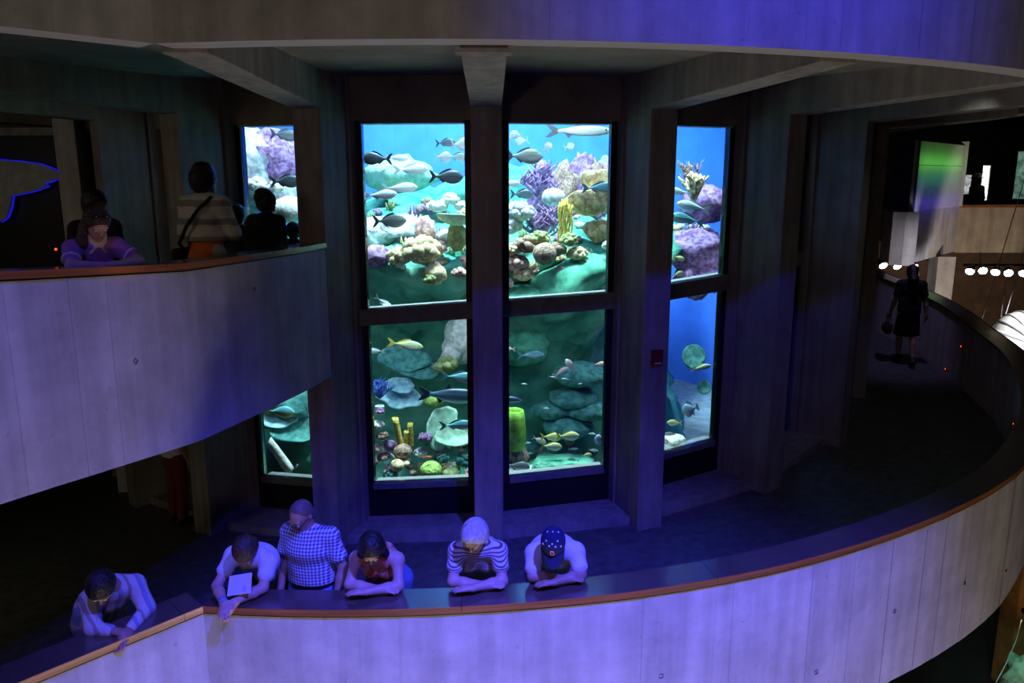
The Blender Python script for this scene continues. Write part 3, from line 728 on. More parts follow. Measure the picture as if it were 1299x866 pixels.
boulder('brain_coral', at(495, 565, 9.8), .09, CM['purple'], 'violet brain coral behind the brown one', lump=.06)
for k, (x, y, r, m, lb) in enumerate(((480, 570, .11, 'white', 'white lobed coral in the lower corner by the frame'), (478, 540, .10, 'white', 'white lobed coral above the corner beside the frame'), (487, 580, .09, 'pink', 'pink lobed coral between white coral and brown brain coral'), (485, 553, .09, 'brown', 'dark brown lobed coral in the gravel slope'), (526, 600, .08, 'tan', 'tan lobed coral between the two front brain corals'), (533, 575, .10, 'grey', 'grey lobed coral behind the red fish'), (495, 603, .10, 'teal', 'teal lobed coral at the glass by the frame'), (540, 555, .10, 'purple', 'dark violet lobed coral at the foot of the leaf coral'), (563, 582, .10, 'teal', 'teal lobed coral in the shade under the leaf coral'), (590, 585, .13, 'teal', 'teal lobed coral beside the middle column'), (482, 522, .06, 'purple', 'small violet lobed coral hanging by the frame'))):
    knobby('lobed_coral', at(x, y, 9.75), r, CM[m], lb, 14, .35)
tubes('cup_sponge', at(482, 524, 9.85), [(0, 0, .10, .06, 0)], CM['grey'], 'short grey cup sponge by the left frame')
branchy('blue_sea_fan', at(482, 505, 10.1), .28, coral_mat('fan_blue', (.03, .08, .5), (.15, .3, .9), 14), 'blue sea fan in the dark beside the stacked plates', 9, .5, .012, flat=True, fork=6)
# --- lower right front window
mbx = MB(); prof_b = [(.10, 0), (.155, .02), (.165, .2), (.15, .42), (.135, .52), (.115, .53), (.10, .5), (.09, .25), (.02, .2)]
mbx.lathe(prof_b, 20); bs = mbx.build('barrel_sponge', CM['lime2'], None, True); bs.location = W(at(651, 570, 9.75)); tag(bs, 'bright green barrel sponge like an upturned bucket beside the middle column', 'sponge')
for k, (x, y, rx, lb) in enumerate(((735, 475, .36, 'rounded teal plate coral high in the right lower window'), (728, 505, .34, 'rounded teal plate coral, middle of the overlapping mass'), (700, 520, .28, 'rounded teal plate coral on the left of the overlapping mass'), (745, 520, .30, 'rounded teal plate coral nearest the right frame'), (720, 540, .34, 'rounded teal plate coral, lowest of the overlapping mass'))):
    boulder('plate_coral', at(x, y, 10.5-.05*k), rx, CM['teal'], lb, flat=.46, lump=.16)
boulder('green_rock', at(660, 440, 10.9), .40, CM['moss'], 'dark green rock hump in shade at the top of the right lower window', 'rock', flat=.6, lump=.3)
boulder('gravel_mound', at(715, 590, 9.75), .42, CM['moss'], 'low teal gravel mound along the bottom of the right lower window', 'rock', flat=.22, lump=.3)
boulder('gravel_mound', at(660, 597, 9.7), .25, CM['grey'], 'grey stony mound at the foot of the green barrel sponge', 'rock', flat=.3, lump=.3)
boulder('dark_rock', at(658, 578, 9.9), .14, CM['brown'], 'dark brown rock under the barrel sponge', 'rock', flat=.9, lump=.3)
# --- right-hand side window
branchy('staghorn_coral', at(880, 255, 11.0), .34, CM['tan'], 'orange tan staghorn coral seen through the narrow side window', 10, .55, .03, fork=5)
branchy('sea_bush', at(875, 240, 11.5), .35, CM['brown'], 'dark feathery sea bush behind the staghorn coral', 14, .5, .012, fork=7)
boulder('violet_rock', at(893, 260, 11.6), .34, CM['purple'], 'violet rock behind the staghorn coral', 'rock', lump=.4)
boulder('violet_rock', at(885, 320, 11.3), .40, CM['purple'], 'dark violet boulder below the white fish in the side window', 'rock', lump=.35)
boulder('violet_rock', at(885, 355, 11.2), .34, CM['purple'], 'dark violet boulder just above the window bar', 'rock', lump=.35, flat=.7)
boulder('pale_rock', at(855, 562, 10.0), .16, CM['white'], 'pale faceted rock at the bottom of the side window', 'rock', lump=.3)
for k, (x, y, r) in enumerate(((880, 452, .17), (893, 491, .10))):
    t = plate('pale_disc', at(x, y, 10.9), r, r, CM['teal'], ['large faint round disc hanging in the blue water of the side window', 'small faint round disc below the large disc in the side window'][k], tilt=(1.3, .3), ruffle=.02, cup=.05, cat='disc')
# --- left-hand side window
for k, (x, y, r) in enumerate(((330, 215, .5), (352, 215, .45), (365, 240, .4))):
    boulder('sunlit_reef', at(x, y, 11.6), r, CM['grey'] if k != 1 else CM['purple'], ['grey sunlit reef wall in the gallery window', 'tall violet reef wall in the gallery window', 'pale reef wall edge in the gallery window'][k], 'rock', lump=.45, flat=1.1)
knobby('pale_coral', at(325, 235, 10.9), .16, CM['white'], 'white lobed coral behind the silhouetted visitor', 16)
knobby('pale_coral', at(350, 238, 10.9), .14, CM['white'], 'white lobed coral over the dark fish in the gallery window', 16)
boulder('brain_coral', at(368, 266, 10.6), .22, CM['white'], 'pale blue white brain coral low in the gallery window', lump=.1)
plate('plate_coral', at(352, 528, 10.6), .30, .2, CM['cyan'], 'cyan plate coral behind the parrotfish in the lower side window', tilt=(.7, .1), thick=.07)
plate('plate_coral', at(378, 545, 10.5), .34, .22, CM['teal'], 'teal plate coral in front of the cyan one in the lower side window', tilt=(.7, 0), thick=.07)
boulder('teal_rock', at(365, 510, 11.0), .5, CM['teal'], 'teal rock face at the back of the lower side window', 'rock', lump=.3)
tubes('pale_tube_sponge', at(341, 560, 10.2), [(0, 0, .40, .055, .62), (-.03, -.02, .45, .052, .55)], CM['white'], 'two white tube sponges leaning out in the lower side window')
for o in list(bpy.data.objects):
    if o.name.startswith('pale_tube_sponge'):
        o.rotation_euler = (0, R_(118), 0)

# fish -------------------------------------------------------------------
def fish_mat(name, back, belly, mid=None, rough=.35, stripes=None):
    m, t, b = nt(name); N = t.nodes; L = t.links
    tc = N.new('ShaderNodeTexCoord'); sp = N.new('ShaderNodeSeparateXYZ'); L.new(tc.outputs['Generated'], sp.inputs[0])
    rp = N.new('ShaderNodeValToRGB'); L.new(sp.outputs[2], rp.inputs[0]); E = rp.color_ramp.elements
    E[0].position = .3; E[0].color = (*belly, 1); E[1].position = .78; E[1].color = (*back, 1)
    if mid: e = E.new(.55); e.color = (*mid, 1)
    out = rp.outputs[0]
    if stripes:
        col, freq, axis = stripes
        w = N.new('ShaderNodeMath'); w.operation = 'MULTIPLY'; L.new(sp.outputs[axis], w.inputs[0]); w.inputs[1].default_value = freq
        s = N.new('ShaderNodeMath'); s.operation = 'SINE'; L.new(w.outputs[0], s.inputs[0])
        g = N.new('ShaderNodeMath'); g.operation = 'GREATER_THAN'; L.new(s.outputs[0], g.inputs[0]); g.inputs[1].default_value = .45
        mx = N.new('ShaderNodeMix'); mx.data_type = 'RGBA'; L.new(g.outputs[0], mx.inputs[0]); L.new(out, mx.inputs[6]); mx.inputs[7].default_value = (*col, 1); out = mx.outputs[2]
    L.new(out, b.inputs['Base Color']); b.inputs['Roughness'].default_value = rough; b.inputs['Specular IOR Level'].default_value = .6
    MATS[name] = m; return m
PROF = {
 'chub': [(0, .02, 0), (.03, .22, .3), (.1, .55, .6), (.2, .84, .85), (.35, 1, 1), (.5, .95, .95), (.65, .72, .72), (.8, .38, .4), (.92, .17, .2), (1, .18, .12)],
 'jack': [(0, .02, 0), (.03, .25, .3), (.1, .60, .6), (.2, .85, .9), (.35, 1, 1), (.5, .92, .95), (.65, .64, .72), (.8, .32, .36), (.93, .10, .14), (1, .12, .10)],
 'long': [(0, .03, 0), (.04, .30, .3), (.12, .62, .65), (.25, .9, .9), (.4, 1, 1), (.6, .95, .95), (.75, .7, .75), (.88, .4, .42), (.96, .25, .25), (1, .26, .15)],
}
FISHDATA = {}
def fish_proto(kind, prof, H, T, bm_, fm_, tail='fork', deep=0):
    """unit length, head towards +X; returns list of (part name, mesh)"""
    n = 12; V = []; F = []
    P = PROF[prof]; ts = np.array([p[0] for p in P]); hs = np.array([p[1] for p in P]); th = np.array([p[2] for p in P])
    st = np.r_[0, .015, np.linspace(.04, 1, 16)]
    L0 = .82
    for t in st:
        h = np.interp(t, ts, hs)*H/2; w = max(.002, np.interp(t, ts, th)*T/2); x = .5 - t*L0
        for j in range(n):
            a = 2*math.pi*j/n; V.append((x, w*math.sin(a), h*math.cos(a)*(1. if math.cos(a) > 0 else 1.05)))
    k = len(st)
    for i in range(k-1):
        for j in range(n):
            j2 = (j+1) % n; F.append((i*n+j, (i+1)*n+j, (i+1)*n+j2, i*n+j2))
    F += [tuple(range(n)), tuple(reversed(range((k-1)*n, k*n)))]
    out = [('body', meshdata('body', V, F, bm_, True))]
    def plate2(name, pts, th=.007, y=0., m=fm_, splay=0.):
        V = [(x, y-th/2+splay*abs(z), z) for x, z in pts] + [(x, y+th/2+splay*abs(z), z) for x, z in pts]; n = len(pts)
        F = [tuple(range(n)), tuple(reversed(range(n, 2*n)))] + [((i+1) % n, i, n+i, n+(i+1) % n) for i in range(n)]
        out.append((name, meshdata(name, V, F, m)))
    xb = .5-L0; tw = max(.13, H*.62)
    if tail == 'fork': plate2('tail_fin', [(xb+.03, .022), (xb-.09, tw*.62), (xb-.185, tw*.78), (xb-.12, tw*.25), (xb-.085, 0), (xb-.12, -tw*.25), (xb-.185, -tw*.78), (xb-.09, -tw*.62), (xb+.03, -.022)])
    else: plate2('tail_fin', [(xb+.03, .03), (xb-.08, tw*.42), (xb-.16, tw*.46), (xb-.17, 0), (xb-.16, -tw*.46), (xb-.08, -tw*.42), (xb+.03, -.03)])
    hh = lambda x: np.interp((.5-x)/L0, ts, hs)*H/2
    if prof == 'long':
        plate2('dorsal_fin', [(.02, hh(.02)*.9), (-.02, hh(0)+.07), (-.06, hh(-.06)+.02), (-.10, hh(-.1)*.9)])
        plate2('anal_fin', [(-.10, -hh(-.1)*.9), (-.16, -hh(-.14)-.06), (-.2, -hh(-.2)-.02), (-.21, -hh(-.2)*.9)])
    else:
        plate2('dorsal_fin', [(.18, hh(.18)*.92), (.12, hh(.12)+.045+deep*.1), (0, hh(0)+.055+deep*.2), (-.12, hh(-.12)+.05+deep*.12), (-.2, hh(-.2)+.03), (-.22, hh(-.22)*.9), (0, hh(0)*.85)])
        plate2('anal_fin', [(-.02, -hh(-.02)*.92), (-.08, -hh(-.08)-.06-deep*.2), (-.17, -hh(-.17)-.035), (-.22, -hh(-.22)*.9), (-.1, -hh(-.1)*.85)])
    for s in (-1, 1):
        plate2('pectoral_fin', [(.20, -.01), (.11, -.01-H*.08), (.06, -H*.26), (.14, -H*.16)], .005, s*T*.40)
        V, F = ico(1, lambda q: Vector((q.x*.016, q.y*.008, q.z*.016))); V = [v + Vector((.39, s*np.interp(.13, ts, th)*T*.47, H*.08)) for v in V]
        out.append(('eye', meshdata('eye', V, F, mat('fish_eye', (.01, .01, .01), .15), True)))
    FISHDATA[kind] = out
FM = lambda *a, **k: fish_mat(*a, **k)
fish_proto('chub', 'chub', .40, .16, FM('chub_grey', (.10, .13, .13), (.62, .66, .60), (.28, .33, .30)), mat('chub_fin', (.10, .12, .12), .6))
fish_proto('dark_chub', 'chub', .40, .16, FM('chub_dark', (.03, .045, .06), (.20, .24, .26), (.07, .10, .12)), mat('dark_fin', (.03, .045, .06), .6))
fish_proto('pale_jack', 'jack', .28, .13, FM('jack_pale', (.45, .60, .62), (.95, .97, .95), (.75, .84, .84)), mat('pale_fin', (.55, .65, .66), .6))
fish_proto('jack', 'jack', .30, .14, FM('jack_teal', (.06, .22, .28), (.78, .92, .90), (.25, .62, .66)), mat('teal_fin', (.15, .35, .38), .6))
fish_proto('yellowtail', 'jack', .27, .13, FM('yellowtail_body', (.35, .45, .30), (.75, .92, .88), (.75, .78, .25)), mat('yellow_fin', (.80, .72, .10), .6))
fish_proto('tarpon', 'long', .24, .13, FM('tarpon_body', (.015, .03, .06), (.55, .85, .92), (.06, .16, .24)), mat('tarpon_fin', (.03, .06, .10), .6))
fish_proto('barracuda', 'long', .15, .10, FM('barracuda_body', (.22, .26, .26), (.90, .92, .88), (.55, .58, .55)), mat('barracuda_fin', (.12, .13, .13), .6))
fish_proto('round', 'chub', .62, .14, FM('round_grey', (.35, .42, .42), (.85, .88, .82), (.55, .60, .58)), mat('round_fin', (.45, .5, .5), .6), deep=.3)
fish_proto('grunt', 'chub', .40, .16, FM('grunt_body', (.55, .60, .30), (.92, .95, .88), (.85, .88, .62), stripes=((.70, .60, .05), 38, 2)), mat('grunt_fin', (.90, .78, .08), .6))
fish_proto('snapper', 'chub', .38, .15, FM('snapper_body', (.75, .45, .40), (.95, .92, .88), (.90, .75, .70)), mat('snapper_fin', (.85, .55, .45), .6))
fish_proto('minnow', 'jack', .26, .12, FM('minnow_body', (.40, .55, .50), (.92, .97, .92)), mat('minnow_fin', (.55, .68, .60), .6))
fish_proto('angel', 'chub', .82, .13, FM('angel_body', (.35, .55, .75), (.80, .90, .95), (.60, .75, .85)), mat('angel_fin', (.55, .70, .80), .6), tail='flat', deep=1)
fish_proto('parrot', 'chub', .42, .2, FM('parrot_body', (.10, .40, .60), (.75, .75, .15), (.30, .60, .55)), mat('parrot_fin', (.65, .60, .15), .6), tail='flat')
fish_proto('wrasse_red', 'jack', .28, .13, FM('wrasse_body', (.65, .10, .06), (.90, .55, .35)), mat('wrasse_fin', (.8, .25, .1), .6), tail='flat')
fish_proto('yellow', 'chub', .5, .15, FM('yellow_body', (.85, .70, .03), (.95, .88, .15)), mat('lemon_fin', (.9, .8, .05), .6))
NAMEF = {'chub': 'grey_chub', 'dark_chub': 'dark_chub', 'pale_jack': 'pale_jack', 'jack': 'blue_jack', 'yellowtail': 'yellowtail_fish', 'tarpon': 'tarpon', 'barracuda': 'barracuda', 'round': 'lookdown_fish', 'grunt': 'striped_grunt', 'snapper': 'pink_snapper', 'minnow': 'silver_minnow', 'angel': 'angelfish', 'parrot': 'parrotfish', 'wrasse_red': 'red_wrasse', 'yellow': 'yellow_fish'}
def fish(kind, px, py, lpx, Y, label, face='R', pitch=0., yaw=0., group=None):
    P = at(px, py, Y); sc_ = lpx/FPX*(Y*CT - P.z*ST)/max(.5, math.cos(R_(yaw)))
    t = thing(NAMEF[kind], W(P), label, 'fish', group)
    t.scale = (sc_,)*3
    t.rotation_euler = (0, -R_(pitch), (R_(yaw) if face == 'R' else math.pi + R_(yaw)))
    for nme, me in FISHDATA[kind]:
        link(bpy.data.objects.new(nme, me), t)
    return t
G1 = 'grey fish schooling near the surface'
# upper left window
fish('dark_chub', 478, 201, 40, 9.7, 'dark blue grey fish swimming by the left frame high in the water', 'L', 2)
fish('pale_jack', 503, 200, 30, 10.4, 'pale slim fish just behind the dark fish by the frame', 'R', -4)
fish('pale_jack', 521, 215, 46, 10.3, 'long pale fish in front of the big sunlit rock', 'R', 2)
fish('pale_jack', 507, 238, 46, 10.4, 'pale fish below the long pale one, above its darker neighbour', 'R', 2)
fish('pale_jack', 482, 247, 44, 10.0, 'pale fish nosing along the frame under the sunlit rock', 'R', 3)
fish('dark_chub', 566, 224, 44, 9.9, 'dark grey fish near the middle column in bright blue water', 'R', -1)
fish('chub', 494, 280, 44, 10.0, 'grey fish swimming above the tan lobed corals', 'R', 2)
fish('round', 585, 183, 27, 10.2, 'silvery lookdown fish beside the middle column', 'R', 4)
fish('dark_chub', 565, 181, 26, 10.8, 'small dark fish behind the silvery lookdown', 'R', 4)
fish('round', 562, 199, 22, 10.5, 'greyish lookdown fish under the small dark fish', 'R', 0)
fish('chub', 580, 199, 26, 10.8, 'hazy grey fish below the silvery lookdown', 'R', -3)
fish('round', 595, 202, 18, 10.6, 'lookdown fish half hidden by the middle column', 'R', -5)
fish('pale_jack', 487, 384, 30, 9.6, 'white fish diving nose down just above the window bar', 'R', -38)
# upper right window
fish('chub', 665, 198, 48, 9.8, 'silver grey fish in open blue water beside the middle column', 'R', -1)
fish('barracuda', 735, 166, 86, 9.9, 'long silver barracuda hovering just under the window head', 'R', 0)
fish('round', 643, 174, 16, 10.8, 'pale round fish touching the middle column high up', 'L', 0)
fish('round', 655, 171, 17, 10.9, 'pale round fish of the group beneath the barracuda tail, uppermost', 'L', 10)
fish('round', 662, 179, 18, 11.2, 'pale round fish of the group beneath the barracuda tail, lower', 'L', -10)
fish('round', 694, 187, 15, 10.8, 'greenish round fish alone below the barracuda', 'R', 40)
fish('round', 722, 186, 14, 11.6, 'faint round fish farther from the barracuda head', 'R', 15)
fish('round', 770, 202, 16, 11.0, 'yellowish round fish beside the right frame above the reef ridge', 'L', 0)
fish('jack', 760, 238, 46, 9.9, 'cyan jack in front of the beige cup sponges', 'R', 2)
fish('dark_chub', 662, 246, 30, 11.3, 'hazy blue fish in front of the far sea fan', 'R', 0)
fish('pale_jack', 645, 233, 30, 10.5, 'cyan tinted fish coming out from behind the middle column', 'R', 5)
# lower left window
fish('yellowtail', 514, 437, 46, 9.8, 'yellow tailed fish gliding above the stacked plate corals', 'R', -8)
fish('jack', 582, 478, 46, 9.75, 'blue green jack above the long dark backed fish', 'R', -4)
fish('tarpon', 571, 501, 82, 9.7, 'long dark backed fish with cyan belly beside the middle column', 'R', -3)
fish('jack', 579, 539, 44, 9.6, 'blue grey fish in front of the leaf coral', 'R', 3)
fish('wrasse_red', 540, 580, 16, 9.55, 'small red fish hovering over the lime brain coral', 'R', 4)
fish('yellow', 599, 579, 14, 9.6, 'small bright yellow fish next to the middle column', 'L', 0)
fish('minnow', 497, 577, 12, 9.55, 'tiny silver fish between the front corals', 'R', -50)
fish('pale_jack', 476, 445, 26, 10.2, 'violet tinted fish emerging behind the left frame', 'L', 0)
# lower right window
fish('snapper', 645, 442, 18, 9.8, 'white and pink fish poking out from the middle column', 'L', 5)
fish('jack', 673, 450, 34, 9.9, 'green backed fish alone in the dark upper water of the lower window', 'R', 3)
fish('snapper', 712, 472, 22, 9.85, 'pinkish snapper swimming away upwards, lower of the pair', 'R', 32)
fish('snapper', 724, 464, 22, 9.8, 'pale pink snapper, upper of the pair', 'L', 55)
fish('snapper', 761, 462, 20, 9.8, 'pale snapper leaving behind the right frame', 'R', 0)
fish('tarpon', 646, 506, 32, 9.6, 'blue grey fish head above the green barrel sponge', 'R', -6)
GG = 'striped grunts near the bottom'
fish('grunt', 720, 553, 30, 9.6, 'yellow finned striped grunt leading the group of three', 'R', 2, group=GG)
fish('grunt', 699, 554, 28, 9.7, 'striped grunt behind the leading one', 'R', 0, group=GG)
fish('grunt', 699, 566, 28, 9.55, 'striped grunt swimming lowest of the three', 'R', -3, group=GG)
fish('snapper', 684, 558, 20, 9.8, 'pink snapper following the striped grunts', 'R', -25)
fish('chub', 656, 591, 34, 9.55, 'stout grey fish resting by the stony mound', 'R', -5)
fish('grunt', 744, 577, 14, 9.6, 'small yellow striped fish by the gravel near the right frame', 'R', 8)
for k, (x, y, l, fc, lb) in enumerate(((727, 583, 16, 'L', 'silver minnow over the gravel under the striped grunts'), (752, 571, 14, 'R', 'silver minnow between the small striped fish and the frame'), (727, 569, 12, 'R', 'silver minnow right below the leading grunt'), (750, 550, 12, 'R', 'silver minnow facing the leading grunt'), (687, 589, 16, 'R', 'silver minnow beside the stout grey fish'), (672, 575, 11, 'L', 'silver minnow next to the barrel sponge foot'), (668, 562, 10, 'R', 'silver minnow halfway up the barrel sponge'), (664, 487, 10, 'R', 'silver minnow above the barrel sponge rim'), (718, 481, 12, 'L', 'silver minnow under the pair of snappers'), (692, 518, 10, 'R', 'silver minnow in front of the teal plate corals'), (735, 487, 8, 'R', 'silver minnow right of the pair of snappers'), (700, 478, 9, 'R', 'silver minnow left of the pair of snappers'))):
    fish('minnow', x, y, l, 9.6, lb, fc, (-1)**k*6)
fish('angel', 762, 557, 16, 9.55, 'pale green angelfish cut by the right frame', 'L', 0)
# right side window
fish('pale_jack', 880, 262, 44, 10.2, 'white forked tail fish in the narrow side window', 'L', 12)
fish('jack', 872, 278, 46, 10.1, 'green white fish overlapping the white one in the side window', 'L', 12)
fish('pale_jack', 862, 243, 34, 10.3, 'white fish above the other two, half behind the column', 'L', 8)
fish('grunt', 861, 327, 16, 10.2, 'small yellowish fish above the window bar', 'R', -20)
fish('grunt', 860, 347, 14, 10.2, 'small yellowish fish touching the window bar', 'R', 20)
fish('yellowtail', 889, 466, 27, 10.1, 'yellow green fish in front of the large faint disc', 'R', 12)
fish('angel', 876, 519, 22, 10.1, 'pale blue angelfish with swept dorsal fin in the side window', 'L', -20)
fish('grunt', 856, 536, 20, 10.1, 'yellow and white fish low in the side window', 'L', 3)
fish('chub', 853, 553, 24, 10.0, 'pale grey fish half hidden at the bottom of the side window', 'L', 10)
# left side windows
fish('dark_chub', 360, 171, 36, 10.3, 'dark blue fish at the top of the gallery window', 'R', -5)
fish('dark_chub', 362, 230, 40, 10.3, 'dark jack swimming past the head of the gallery visitor', 'R', 2)
fish('parrot', 355, 522, 38, 10.1, 'blue and yellow parrotfish in the lower side window', 'R', -2)
fish('minnow', 376, 592, 9, 10.1, 'tiny white fish at the bottom of the lower side window', 'R', 60)
#@@PART3
# ================================================================== PEOPLE
# bodies are grown from smooth-blended limb volumes and skinned into one continuous surface
def nrm(v): v = np.asarray(v, float); return v/np.linalg.norm(v)
class Field:
    def __init__(s, lo, hi, res):
        s.lo = np.array(lo, float); s.res = res
        s.n = np.ceil((np.array(hi)-s.lo)/res).astype(int)+1
        s.F = np.full(s.n, .5, np.float32)
    def _blk(s, lo, hi):
        a = np.clip(np.floor((lo-s.lo)/s.res).astype(int), 0, s.n); b = np.clip(np.ceil((hi-s.lo)/s.res).astype(int)+1, 0, s.n)
        if np.any(b-a <= 0): return None
        ax = [s.lo[i]+s.res*np.arange(a[i], b[i]) for i in range(3)]
        return (slice(a[0], b[0]), slice(a[1], b[1]), slice(a[2], b[2])), np.meshgrid(*ax, indexing='ij')
    def put(s, lo, hi, fn, k):
        pad = k + 3*s.res
        r = s._blk(np.asarray(lo)-pad, np.asarray(hi)+pad)
        if r is None: return
        sl, g = r; d = fn(*g).astype(np.float32); a = s.F[sl]
        if k <= 0: s.F[sl] = np.minimum(a, d); return
        h = np.maximum(k-np.abs(a-d), 0)/k
        s.F[sl] = np.minimum(a, d) - h*h*k*.25
    def cap(s, a, b, ra, rb=None, k=.02, side=None, sx=1., flat=False):
        a = np.asarray(a, float); b = np.asarray(b, float); rb = ra if rb is None else rb
        v = b-a; L2 = v@v; L = math.sqrt(L2); m = max(ra, rb)*max(1, sx)
        if side is not None: side = nrm(np.asarray(side, float) - v*(np.dot(side, v)/L2))
        def fn(X, Y, Z):
            px, py, pz = X-a[0], Y-a[1], Z-a[2]
            tt = (px*v[0]+py*v[1]+pz*v[2])/L2; t = np.clip(tt, 0, 1)
            dx, dy, dz = px-t*v[0], py-t*v[1], pz-t*v[2]
            if side is not None:
                q = dx*side[0]+dy*side[1]+dz*side[2]; f = q*(1/sx-1)
                dx, dy, dz = dx+f*side[0], dy+f*side[1], dz+f*side[2]
            rad = ra+(rb-ra)*t
            if flat:
                ax = np.maximum((tt-1)*L, -tt*L); ex, ey, ez = px-tt*v[0], py-tt*v[1], pz-tt*v[2]
                if side is not None:
                    q = ex*side[0]+ey*side[1]+ez*side[2]; f = q*(1/sx-1); ex, ey, ez = ex+f*side[0], ey+f*side[1], ez+f*side[2]
                return np.maximum(np.sqrt(ex*ex+ey*ey+ez*ez)-rad, ax)
            return np.sqrt(dx*dx+dy*dy+dz*dz)-rad
        s.put(np.minimum(a, b)-m, np.maximum(a, b)+m, fn, k); return s
    def ell(s, c, r, ax=None, k=.02, carve=False):
        c = np.asarray(c, float); r = np.asarray(r, float); ax = np.eye(3) if ax is None else np.asarray(ax, float); m = r.max()
        def fn(X, Y, Z):
            P = [X-c[0], Y-c[1], Z-c[2]]
            q = [(P[0]*ax[i][0]+P[1]*ax[i][1]+P[2]*ax[i][2]) for i in range(3)]
            k0 = np.sqrt(sum((q[i]/r[i])**2 for i in range(3))); k1 = np.sqrt(sum((q[i]/r[i]**2)**2 for i in range(3)))+1e-9
            return k0*(k0-1)/k1
        if carve:
            b = s._blk(c-m-.01, c+m+.01)
            if b: sl, g = b; s.F[sl] = np.maximum(s.F[sl], -fn(*g).astype(np.float32))
            return s
        s.put(c-m, c+m, fn, k); return s
    def cut(s, p, n):      # keep the side n points away from
        p = np.asarray(p, float); n = nrm(n)
        ax = [s.lo[i]+s.res*np.arange(s.n[i]) for i in range(3)]
        d = (ax[0][:, None, None]-p[0])*n[0] + (ax[1][None, :, None]-p[1])*n[1] + (ax[2][None, None, :]-p[2])*n[2]
        s.F = np.maximum(s.F, d.astype(np.float32)); return s
    def mesh(s):
        F = s.F.copy(); F[0], F[-1] = .1, .1; F[:, 0], F[:, -1] = .1, .1; F[:, :, 0], F[:, :, -1] = .1, .1
        S = (F < 0)
        C = np.zeros(np.array(F.shape)-1, np.int8)
        offs = [(i, j, k) for i in (0, 1) for j in (0, 1) for k in (0, 1)]
        nx, ny, nz = C.shape
        for i, j, k in offs: C += S[i:i+nx, j:j+ny, k:k+nz]
        A = np.argwhere((C > 0) & (C < 8))
        if len(A) == 0: return [], []
        idx = np.full(C.shape, -1, np.int32); idx[A[:, 0], A[:, 1], A[:, 2]] = np.arange(len(A))
        val = {o: F[A[:, 0]+o[0], A[:, 1]+o[1], A[:, 2]+o[2]] for o in offs}
        acc = np.zeros((len(A), 3)); cnt = np.zeros(len(A))
        for o in offs:
            for d in range(3):
                if o[d] == 0:
                    o2 = list(o); o2[d] = 1; o2 = tuple(o2)
                    f0, f1 = val[o], val[o2]; mm = (f0 < 0) != (f1 < 0)
                    t = np.where(mm, f0/np.where(mm, f0-f1, 1), 0)
                    p = np.tile(np.array(o, float), (len(A), 1)); p[:, d] += t
                    acc += p*mm[:, None]; cnt += mm
        V = s.lo + (A + acc/cnt[:, None])*s.res
        Fs = []
        for d in range(3):
            sl0 = [slice(None)]*3; sl1 = [slice(None)]*3; sl0[d] = slice(0, -1); sl1[d] = slice(1, None)
            E = np.argwhere(S[tuple(sl0)] != S[tuple(sl1)])
            u, w = (d+1) % 3, (d+2) % 3
            E = E[(E[:, u] > 0) & (E[:, w] > 0)]
            inside = S[E[:, 0], E[:, 1], E[:, 2]]
            def cell(du, dw):
                Q = E.copy(); Q[:, u] -= du; Q[:, w] -= dw
                return idx[Q[:, 0], Q[:, 1], Q[:, 2]]
            q = np.stack([cell(1, 1), cell(0, 1), cell(0, 0), cell(1, 0)], 1)
            q = np.where(inside[:, None], q, q[:, ::-1]); Fs.append(q)
        return V, np.concatenate(Fs)
    def build(s, name, m, parent, smooth=2):
        V, F = s.mesh()
        if len(V) == 0: return None
        me = bpy.data.meshes.new(name)
        if smooth:   # light relaxation
            e = np.concatenate([F[:, [0, 1]], F[:, [1, 2]], F[:, [2, 3]], F[:, [3, 0]]])
            for _ in range(smooth):
                acc = np.zeros_like(V); c = np.zeros(len(V))
                np.add.at(acc, e[:, 0], V[e[:, 1]]); np.add.at(c, e[:, 0], 1)
                V = V*.5 + .5*acc/np.maximum(c, 1)[:, None]
        me.vertices.add(len(V)); me.vertices.foreach_set('co', V.astype(np.float32).ravel())
        me.loops.add(F.size); me.loops.foreach_set('vertex_index', F.astype(np.int32).ravel())
        me.polygons.add(len(F)); me.polygons.foreach_set('loop_start', np.arange(0, F.size, 4, dtype=np.int32))
        me.polygons.foreach_set('use_smooth', np.ones(len(F), bool))
        me.materials.append(m); me.update(calc_edges=True); me.validate()
        return link(bpy.data.objects.new(name, me), parent)

